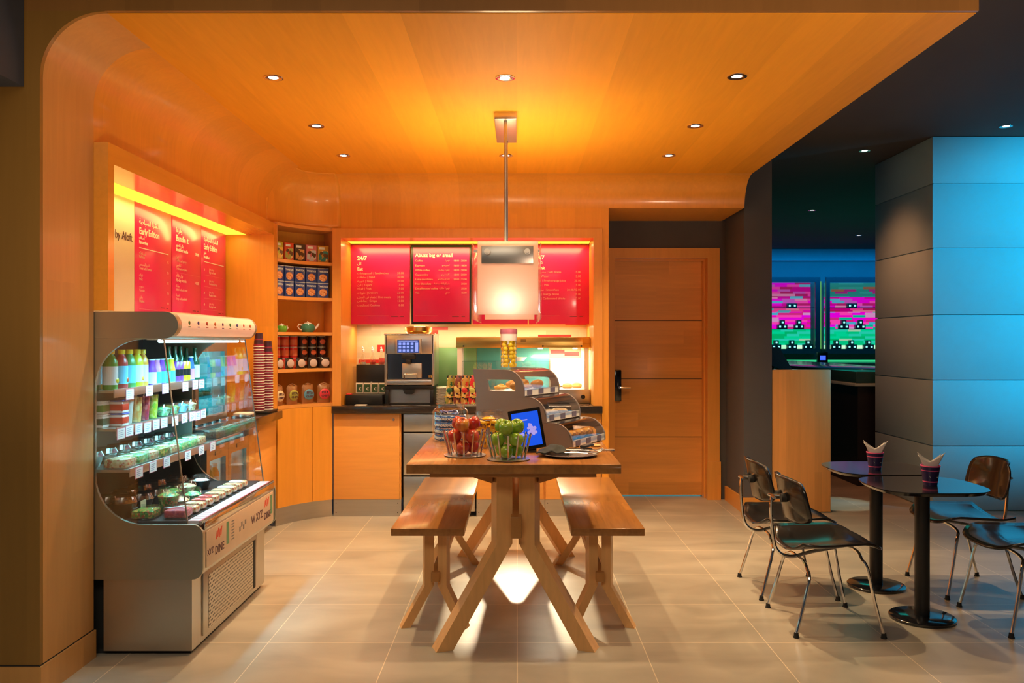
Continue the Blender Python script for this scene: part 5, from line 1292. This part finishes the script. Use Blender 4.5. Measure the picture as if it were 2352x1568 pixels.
for lv in range(4):
    for q in range(6):
        a = -PI / 2 + (q - 2.5) * .60
        o = pb if n == 0 else dup(pb); n += 1
        o.location = (J1[0] + .083 * math.cos(a), J1[1] + .083 * math.sin(a), TZ + .026 + lv * .0365); o.rotation_euler = (random.uniform(-.12, .12), 0, a)
        o['group'] = 'blue biscuit packs in the jar'; o['label'] = f'blue biscuit pack inside the wide jar, {ordn(q)} along the {["bottom", "second", "third", "top"][lv]} layer'
for q in range(5):
    o = dup(pb); n += 1; a = q * 1.26
    o.location = (J1[0] + .035 * math.cos(a), J1[1] + .035 * math.sin(a), TZ + .158 + .004 * q); o.rotation_euler = (.2 * q, R(70), a); o['label'] = f'blue biscuit pack lying loose on top of the jar filling, {ordn(q)} around'; o['group'] = 'blue biscuit packs in the jar'
n = 0
for lv in range(3):
    for q in range(4):
        a = -PI / 2 + (q - 1.5) * 1.2
        o = pk if n == 0 else dup(pk); n += 1
        o.location = (J2[0] + .068 * math.cos(a), J2[1] + .068 * math.sin(a), TZ + .034 + lv * .046); o.rotation_euler = (random.uniform(-.2, .2), random.uniform(-.08, .02), a)
        o['group'] = 'yellow candy packs in the jar'; o['label'] = f'yellow candy pack inside the jar behind the baskets, {ordn(q)} along the {["bottom", "middle", "top"][lv]} layer'
for q in range(3):
    o = dup(pk); a = q * 2.1 + .5
    o.location = (J2[0] + .006 * math.cos(a), J2[1] + .006 * math.sin(a), TZ + .115 + .021 * q); o.rotation_euler = (0, R(90), a); o['label'] = f'yellow candy pack lying loose on top in its jar, {ordn(q)} of three'; o['group'] = 'yellow candy packs in the jar'
# fruit baskets
def basket(label, c, nr):
    t = thing('fruit_basket', label, 'fruit basket', (*c, TZ + .0005), 0, 'steel rod fruit baskets')
    MB().lathe([(.0, .0), (.100, .0), (.106, .003), (.106, .006), (.10, .008), (0, .008)], n=40).build('base_plate', 'steel', t, world=False)
    for k in range(nr):
        a = 2 * PI * (k + .5) / nr; ca, sa = math.cos(a), math.sin(a)
        MB().tube([(.082 * ca, .082 * sa, .008), (.112 * ca, .112 * sa, .128)], .0048, n=10).build('rod', 'chrome', t, world=False)
    return t
B1 = (-.264, 4.305); B2 = (-.043, 4.163)
basket('steel rod fruit basket holding red apples', B1, 14); basket('steel rod fruit basket holding green apples', B2, 14)
def applemat(name, a, b2):
    m, nt, b = _base(name, .22, 0, .5, .4); nz = nt.nodes.new('ShaderNodeTexNoise'); nz.inputs['Scale'].default_value = 18; nz.inputs['Detail'].default_value = 3
    nt.links.new(_coord(nt, (1, 1, .35)), nz.inputs['Vector']); cr = nt.nodes.new('ShaderNodeValToRGB'); e = cr.color_ramp.elements
    e[0].position = .35; e[0].color = (*a, 1); e[1].position = .68; e[1].color = (*b2, 1); nt.links.new(nz.outputs['Fac'], cr.inputs[0]); nt.links.new(cr.outputs[0], b.inputs['Base Color']); return m
AR1 = applemat('red apple skin', (.42, .012, .015), (.62, .10, .03)); AR2 = applemat('blush apple skin', (.55, .03, .02), (.75, .35, .05)); AG = applemat('green apple skin', (.16, .36, .015), (.34, .50, .05))
STEM = mat('apple stem', (.10, .06, .02), .8)
def apple(skin):
    t = thing('apple', '', 'apple', (0, 0, 0)); r = .033
    p = [(0, -.026), (.006, -.028), (.014, -.0295), (.024, -.024), (.031, -.010), (.033, .004), (.030, .018), (.022, .027), (.013, .0285), (.006, .024), (0, .019)]
    MB().lathe(p, n=20).build('flesh', skin, t)
    MB().tube([(0, 0, .019), (.001, 0, .026), (.004, 0, .034)], .0013, n=6).build('stem', STEM, t)
    return t
LAY = ['bottom layer', 'middle layer', 'top layer']
for bi, (c, skins, col) in enumerate(((B1, [AR1, AR2], 'red'), (B2, [AG, AG], 'green'))):
    protos = [apple(skins[0]), apple(skins[1])] if col == 'red' else [apple(AG)]
    usedp = set()
    for lv, (rad, dz, a0) in enumerate(((.0405, 0, .3), (.053, .0555, .3 + PI / 3), (.0450, .1170, .3))):
        for q in range(3):
            pi_ = 0 if col == 'green' else (1 if (lv + q) % 3 == 1 else 0)
            s_ = protos[pi_]; o = s_ if pi_ not in usedp else dup(s_); usedp.add(pi_)
            a = a0 + q * 2 * PI / 3
            o.location = (c[0] + rad * math.cos(a), c[1] + rad * math.sin(a), TZ + .0095 + .0345 + dz); o.scale = ([1, 1.08, 1.10][lv],) * 3; o.rotation_euler = ((.5 if lv == 2 else random.uniform(-.3, .3)), random.uniform(-.4, .4), random.uniform(0, 6))
            o['group'] = f'{col} apples in the basket'; side_ = ['farther back', 'toward the cooler side', 'toward the door side'][q] if lv != 1 else ['toward the cooler side', 'at the front', 'toward the door side'][q]
            shade = 'blushed orange-red' if pi_ == 1 else col
            o['label'] = f'{shade} apple in the {LAY[lv]} of the {col} basket, {["first", "second", "third"][q]} from the far side'
# tablet
tl = thing('tablet', 'black framed tablet with bright blue screen propped up behind the green apples', 'tablet', (.055, 4.44, TZ))
tm = Matrix.Translation((.050, 4.44, TZ + .1195)) @ Matrix.Rotation(R(-17), 4, 'X') @ Matrix.Rotation(R(-9), 4, 'Y')
MB().box(-.086, .086, -.005, .005, -.108, .108, .004, mx=tm).build('frame', 'black_gloss', tl)
MB().box(-.070, .070, -.0062, -.005, -.090, .090, mx=tm).build('screen', mat('blue screen', (.0, .01, .12), .35, spec=.15, emit=(.0, .09, .85), es=.9), tl)
mb = MB(); rng = random.Random(8)
for k in range(14): mb.ball((.025 + rng.uniform(-.018, .018), -.0066, -.005 + rng.uniform(-.03, .03)), rng.uniform(.006, .011), (1, .05, 1), 8, mx=tm)
for k in range(6): mb.ball((-.035 + rng.uniform(-.012, .012), -.0066, -.015 + rng.uniform(-.015, .015)), rng.uniform(.005, .009), (1, .05, 1), 8, mx=tm)
mb.box(-.055, .01, -.0068, -.0062, .046, .052, mx=tm)
mb.build('screen_picture', mat('screen violet', (.1, .05, .2), .4, spec=.15, emit=(.50, .42, .95), es=.75), tl)
MB().prism([(4.49, TZ + .0005), (4.42, TZ + .0005), (4.42, TZ + .006), (4.455, TZ + .010), (4.475, TZ + .11), (4.482, TZ + .11)], .015, .10, 'X').build('stand', 'black', tl)
# plate with cutlery and napkin
PC = (.265, 4.30)
sp_pl = thing('serving_plate', 'wide shallow plate under the cutlery near the front table corner', 'plate', (*PC, TZ + .0005))
MB().lathe([(0, 0), (.085, 0), (.14, .010), (.145, .013), (.138, .0135), (.085, .004), (0, .004)], n=36).build('dish', mat('grey glaze', (.30, .27, .27), .2), sp_pl, world=False)
def nap(u, v):
    a = (u - .5); c = (v - .5)
    return (PC[0] - .075 + a * .16 + c * .03, PC[1] + .015 + c * .17 - a * .03, TZ + .018 + .038 * math.exp(-(a * a * 8 + c * c * 6)) + .006 * math.sin(17 * u + 3 * v) * math.sin(11 * v + 1) * (1 - abs(a)))
o = MB().grid(nap, 18, 18).build('cloth_napkin', mat('dark cloth', (.022, .026, .024), .8, var=.2, scale=90), thick=.004)
tag(o, 'dark rumpled cloth napkin lying on the cutlery plate', 'napkin')
def fork(label, p, rz, k):
    t = thing('fork', label, 'fork', p, rz, 'forks on the plate')
    MB().tube([(0, 0, .006), (.06, 0, .007), (.115, 0, .004)], .003, n=8, radii=[.0058, .0042, .004]).prism([(.113, -.004), (.113, .004), (.125, .010), (.140, .010), (.140, -.010), (.125, -.010)], .002, .0042, 'Z').build('handle', 'chrome', t, world=False)
    for q in range(4): MB().tube([(.139, -.0085 + q * .0056, .0032), (.16, -.0085 + q * .0056, .0045), (.172, -.0085 + q * .0056, .008)], .0012, n=6).build('tine', 'chrome', t, world=False)
    return t
for k in range(5): fork(f'steel fork on the plate, {ordn(k)} outward from the napkin', (PC[0] - .030 + k * .010, PC[1] - .070 + k * .026, TZ + .0185 + .010 * (k % 2)), R(-4 + 2 * k), k)
kb = thing('cutlery_roll', 'black patterned cutlery pouch lying across the forks', 'cutlery pouch', (PC[0] + .085, PC[1] - .015, TZ + .046), R(62))
MB().box(-.055, .060, -.017, .017, 0, .014, .006).build('pouch', mat('black pattern', (.02, .02, .025), .5, var=.9, scale=160), kb, world=False)
MB().box(.06, .085, -.008, .008, .004, .010, .002).build('paper_end', 'paper', kb, world=False)
tg = thing('serving_tongs', 'flat steel serving tongs lying at the table edge behind the plate', 'tongs', (.40, 4.52, TZ + .0005), R(-12))
MB().box(-.11, .10, -.020, -.012, .0, .006, .001).build('arm', 'steel', tg, world=False)
MB().box(-.11, .10, .004, .012, .0, .006, .001).build('arm', 'steel', tg, world=False)
MB().cyl((.10, -.004, 0), .018, .008, n=16).build('hinge', 'steel', tg, world=False)
# snack rack
SR = (-.375, 5.62)
sr = thing('snack_rack', 'clear footed snack rack full of bright packets behind the blue jar', 'snack rack', (*SR, TZ + .0005))
MB().lathe([(.07, 0), (.07, .006), (.012, .012), (.010, .15), (.03, .158), (0, .158)], n=20).build('foot', 'jar_glass', sr, world=False)
MB().box(-.105, .105, -.055, .055, .158, .166, .002).build('tray', 'jar_glass', sr, world=False)
for x in (-.105, .101): MB().box(x, x + .004, -.055, .055, .166, .215, .001).build('side', 'jar_glass', sr, world=False)
MB().tube([(-.105, -.055, .215), (.105, -.055, .215), (.105, .055, .215), (-.105, .055, .215)], .003, n=6, closed=True).build('rail', 'chrome', sr, world=False)
pcol = [((.35, .30, .05), (.02, .12, .04), 'olive'), ((.25, .06, .03), (.6, .4, .1), 'dark red'), ((.55, .30, .05), (.6, .03, .03), 'amber'), ((.62, .03, .03), (.5, .5, .1), 'scarlet')]
for k in range(4):
    for dp in range(3):
        x = SR[0] - .076 + k * .050; y = SR[1] - .030 + dp * .032
        o = pouch('snack_packet', f'{pcol[k][2]} snack packet in the clear rack, {["front", "middle", "rear"][dp]} of its column', 'snack packet', .023, .185, .010, fruitmat('packet %d %d' % (k, dp), [pcol[k][0], pcol[k][0], pcol[k][1], (.75, .55, .2), pcol[k][0], (.03, .02, .02)], 75), cm('packet print %d %d' % (k, dp), pcol[k][1], .3) if dp == 0 else None, 'snack packets in the clear rack')
        o.location = (x, y, TZ + .1675); o.rotation_euler = (R(-4), 0, R(-90))

# ================================================================ cups with napkins on the bistro tables
NIGHT = mat('night blue cup', (.03, .02, .09), .35); PNK = mat('cup pink band', (.75, .10, .22), .4, emit=(1, .1, .25), es=.05)
for k, (x, y) in enumerate(((2.15, 4.43), (2.085, 4.96))):
    t = thing('drink_cup', ['dark blue paper cup with pink bands on the nearer bistro table', 'dark blue paper cup with pink bands on the farther bistro table'][k], 'cup', (x, y, .7035), 0, 'cups on the bistro tables')
    MB().lathe([(.033, 0), (.0335, .002), (.047, .100)], n=24, cap=(True, False)).build('wall', NIGHT, t, world=False)
    MB().lathe([(.0468, .097), (.0490, .100), (.0485, .104), (.046, .103)], n=24, cap=(False, False)).build('rim', PNK, t, world=False)
    for z0, z1 in ((.018, .023), (.076, .080)):
        MB().lathe([(.0336 + .0135 * z0 / .1 + .0006, z0), (.0336 + .0135 * z1 / .1 + .0006, z1)], n=24, cap=(False, False)).build('pink_band', PNK, t, world=False)
    letters('lettering', [('w xyz', 0, .045, .018, 'CENTER', .0005)], 'white', face((0, -.0412, 0), (1, 0, 0), (0, .14, 1)), t, world=False)
    q = thing('paper_napkin', ['white folded napkin standing in the nearer cup', 'white folded napkin standing in the farther cup'][k], 'napkin', (x, y, .79), 0, 'napkins in the cups')
    def nf(u, v, s):
        a = (u - .5) * 2
        return (a * (.026 + .042 * v), s * (.012 + .010 * v * a) , v * (.036 + .044 * abs(a - s * .12) ** 1.2))
    MB().grid(lambda u, v: nf(u, v, 1), 14, 6).grid(lambda u, v: nf(u, v, -1), 14, 6).build('fold', 'paper', q, world=False, thick=.001)
# ================================================================ bar beyond
be = thing('bar_end', 'tall wood-grain bar end panel beside the pier', 'bar counter', (2.40, 7.25, 0))
MB().box(2.158, 2.655, 7.21, 7.26, 0.008, 1.21, .002).build('end_panel', 'wood_bar', be)
MB().box(2.158, 2.62, 7.26, 8.9, 0.0, 1.15).build('body', mat('bar dark body', (.012, .010, .010), .5), be)
MB().box(2.158, 2.65, 7.26, 8.95, 1.15, 1.185, .003).build('top', 'black_gloss', be)
bf = thing('bar_counter', 'dark bar front with pale top edge receding behind the column', 'bar counter', (3.9, 11, 0))
MB().box(3.42, 4.3, 8.55, 13.4, .0, 1.0).build('front_panel', mat('bar front', (.012, .009, .010), .4), bf)
MB().box(3.38, 4.4, 8.52, 13.5, 1.0, 1.03, .004).build('edge_strip', mat('pale bar edge', (.35, .45, .42), .3), bf)
MB().box(3.40, 4.4, 8.54, 13.5, 1.03, 1.15, .01).build('top', mat('bar teal top', (.02, .07, .07), .15), bf)
bk_ = thing('back_bar', 'long blue lit counter along the far wall of the bar', 'counter', (6, 15.4, 0))
MB().box(3.0, 10.5, 15.0, 15.7, 0, 1.02).build('front_panel', mat('back bar front', (.03, .07, .12), .4), bk_)
MB().box(2.95, 10.5, 14.95, 15.75, 1.02, 1.07, .01).build('top', mat('back bar top', (.06, .22, .22), .12), bk_)
MB().box(3.0, 10.5, 15.72, 15.735, 1.075, 1.11).build('green_glint', glow('counter glint glow', (.05, .9, .35), .7), bk_)  # green glint on the counter, made as a glowing strip
ps = thing('till_screen', 'black till monitor seen from behind on top of the wood bar end', 'monitor', (2.30, 7.5, 1.185))
MB().prism([(2.17, 1.40), (2.285, 1.40), (2.40, 1.20), (2.34, 1.19), (2.17, 1.26)], 7.42, 7.62).build('screen', 'black', ps)
MB().box(2.19, 2.35, 7.45, 7.58, 1.1855, 1.20, .003).build('base', 'black', ps)
MB().box(2.22, 2.26, 7.50, 7.55, 1.20, 1.30).build('neck', 'black', ps)
bs = thing('bar_display', 'small black device with glowing blue display on the far bar counter', 'display', (5.44, 15.2, 1.07))
MB().box(5.35, 5.53, 15.15, 15.22, 1.0705, 1.26, .005).build('case', 'black', bs)
MB().box(5.39, 5.49, 15.147, 15.15, 1.12, 1.20).build('screen', glow('blue digits', (.05, .12, 1), 1.5), bs)
BK = lambda s, cols, e: bricks('bar mosaic %d' % s, cols, .24, .045, s, .3, emit=e)
pink = [(0, (.60, .0, .22)), (.22, (.80, .0, .45)), (.42, (.45, .01, .10)), (.58, (.85, .05, .30)), (.72, (.55, .08, .35)), (.84, (.75, .18, .30)), (.93, (.10, .35, .40))]
mixd = [(0, (.85, .0, .50)), (.25, (.75, .0, .65)), (.45, (.60, .02, .20)), (.6, (.90, .05, .40)), (.75, (.60, .25, .50)), (.88, (.05, .40, .55)), (.95, (.0, .45, .25))]
gren = [(0, (.0, .55, .22)), (.3, (.0, .65, .30)), (.55, (.02, .60, .42)), (.78, (.0, .45, .15)), (.92, (.35, .60, .40))]
dkgr = [(0, (.02, .22, .17)), (.35, (.03, .28, .22)), (.6, (.35, .02, .16)), (.75, (.30, .10, .05)), (.85, (.05, .32, .25))]
FRM = mat('bar frame', (.03, .09, .14), .35)
for f_i, (x0, x1, nm) in enumerate(((4.05, 5.70, 'nearer the pier'), (5.81, 7.10, 'half cut off by the column'))):
    t = thing('lit_display_case', f'backlit pink and green case on the bar wall, {nm}', 'display case', ((x0 + x1) / 2, 16.2, 1.28), 0, 'backlit bar display cases')
    MB().box(x0, x1, 16.0, 16.05, 2.57, 2.66).box(x0, x1, 16.0, 16.3, 1.22, 1.31).box(x0, x0 + .07, 16.0, 16.05, 1.31, 2.57).box(x1 - .09, x1, 16.0, 16.05, 1.31, 2.57).build('frame', FRM, t)
    for (z0, z1, cols, e) in ((2.30, 2.57, dkgr if f_i else pink, .6), (2.02, 2.30, pink, .75), (1.69, 2.02, mixd, .95), (1.38, 1.69, gren, .9), (1.31, 1.38, [(0, (.5, 1, .6)), (.5, (.7, 1, .7))], 1.0)):
        MB().box(x0 + .07, x1 - .09, 16.28, 16.295, z0, z1).build('mosaic_panel', BK(f_i * 10 + int(z0 * 10), cols, e), t)
    for z in (1.69, 2.09): MB().box(x0 + .07, x1 - .09, 16.06, 16.28, z - .012, z).build('glass_shelf', mat('shelf edge', (.15, .05, .12), .2), t)
MB().box(5.70, 5.81, 16.27, 16.298, 1.31, 2.60).build('trim_12', glow('green slot', (.15, .55, .12), .9))['kind'] = 'structure'
gc = thing('ornament_cube', '', 'ornament', (0, 0, 0))
MB().box(-.045, .045, -.045, .045, 0, .082, .006).build('block', mat('teal cube', (.01, .09, .10), .2), gc)
MB().box(-.018, .018, -.0465, -.045, .022, .056, .004).build('lit_face', glow('cube face', (.35, 1, .95), 1.1), gc)
fst = True
def X16(px): return (px - 1188) * 16.15 / 1955
for f_i, (tops, mids, bots) in enumerate((((1818,), (1796, 1834), (1782, 1818, 1855)), ((1956,), (1937, 1975), (1920, 1955, 1994)))):
    for row, (pxs, z) in enumerate(((tops, 2.0905), (mids, 1.6905), (bots, 1.3105))):
        for pi_, px in enumerate(pxs):
            for q, (dx, dz) in enumerate(((-.048, 0), (.048, 0)) + (() if row == 0 else ((0, .0825),))):
                o = gc if fst else dup(gc); fst = False
                o.location = (X16(px) + dx, 16.15, z + dz)
                wh = ['top', 'middle', 'bottom'][row]; cs_ = ['nearer the pier', 'beside the column'][f_i]
                o['group'] = f'ornament cubes in the case {cs_}'
                o['label'] = f'teal cube {["lower first", "lower second", "topping"][q]} of {"the pair" if row == 0 else ordn(pi_) + " pyramid"} on the {wh} level, case {cs_}'
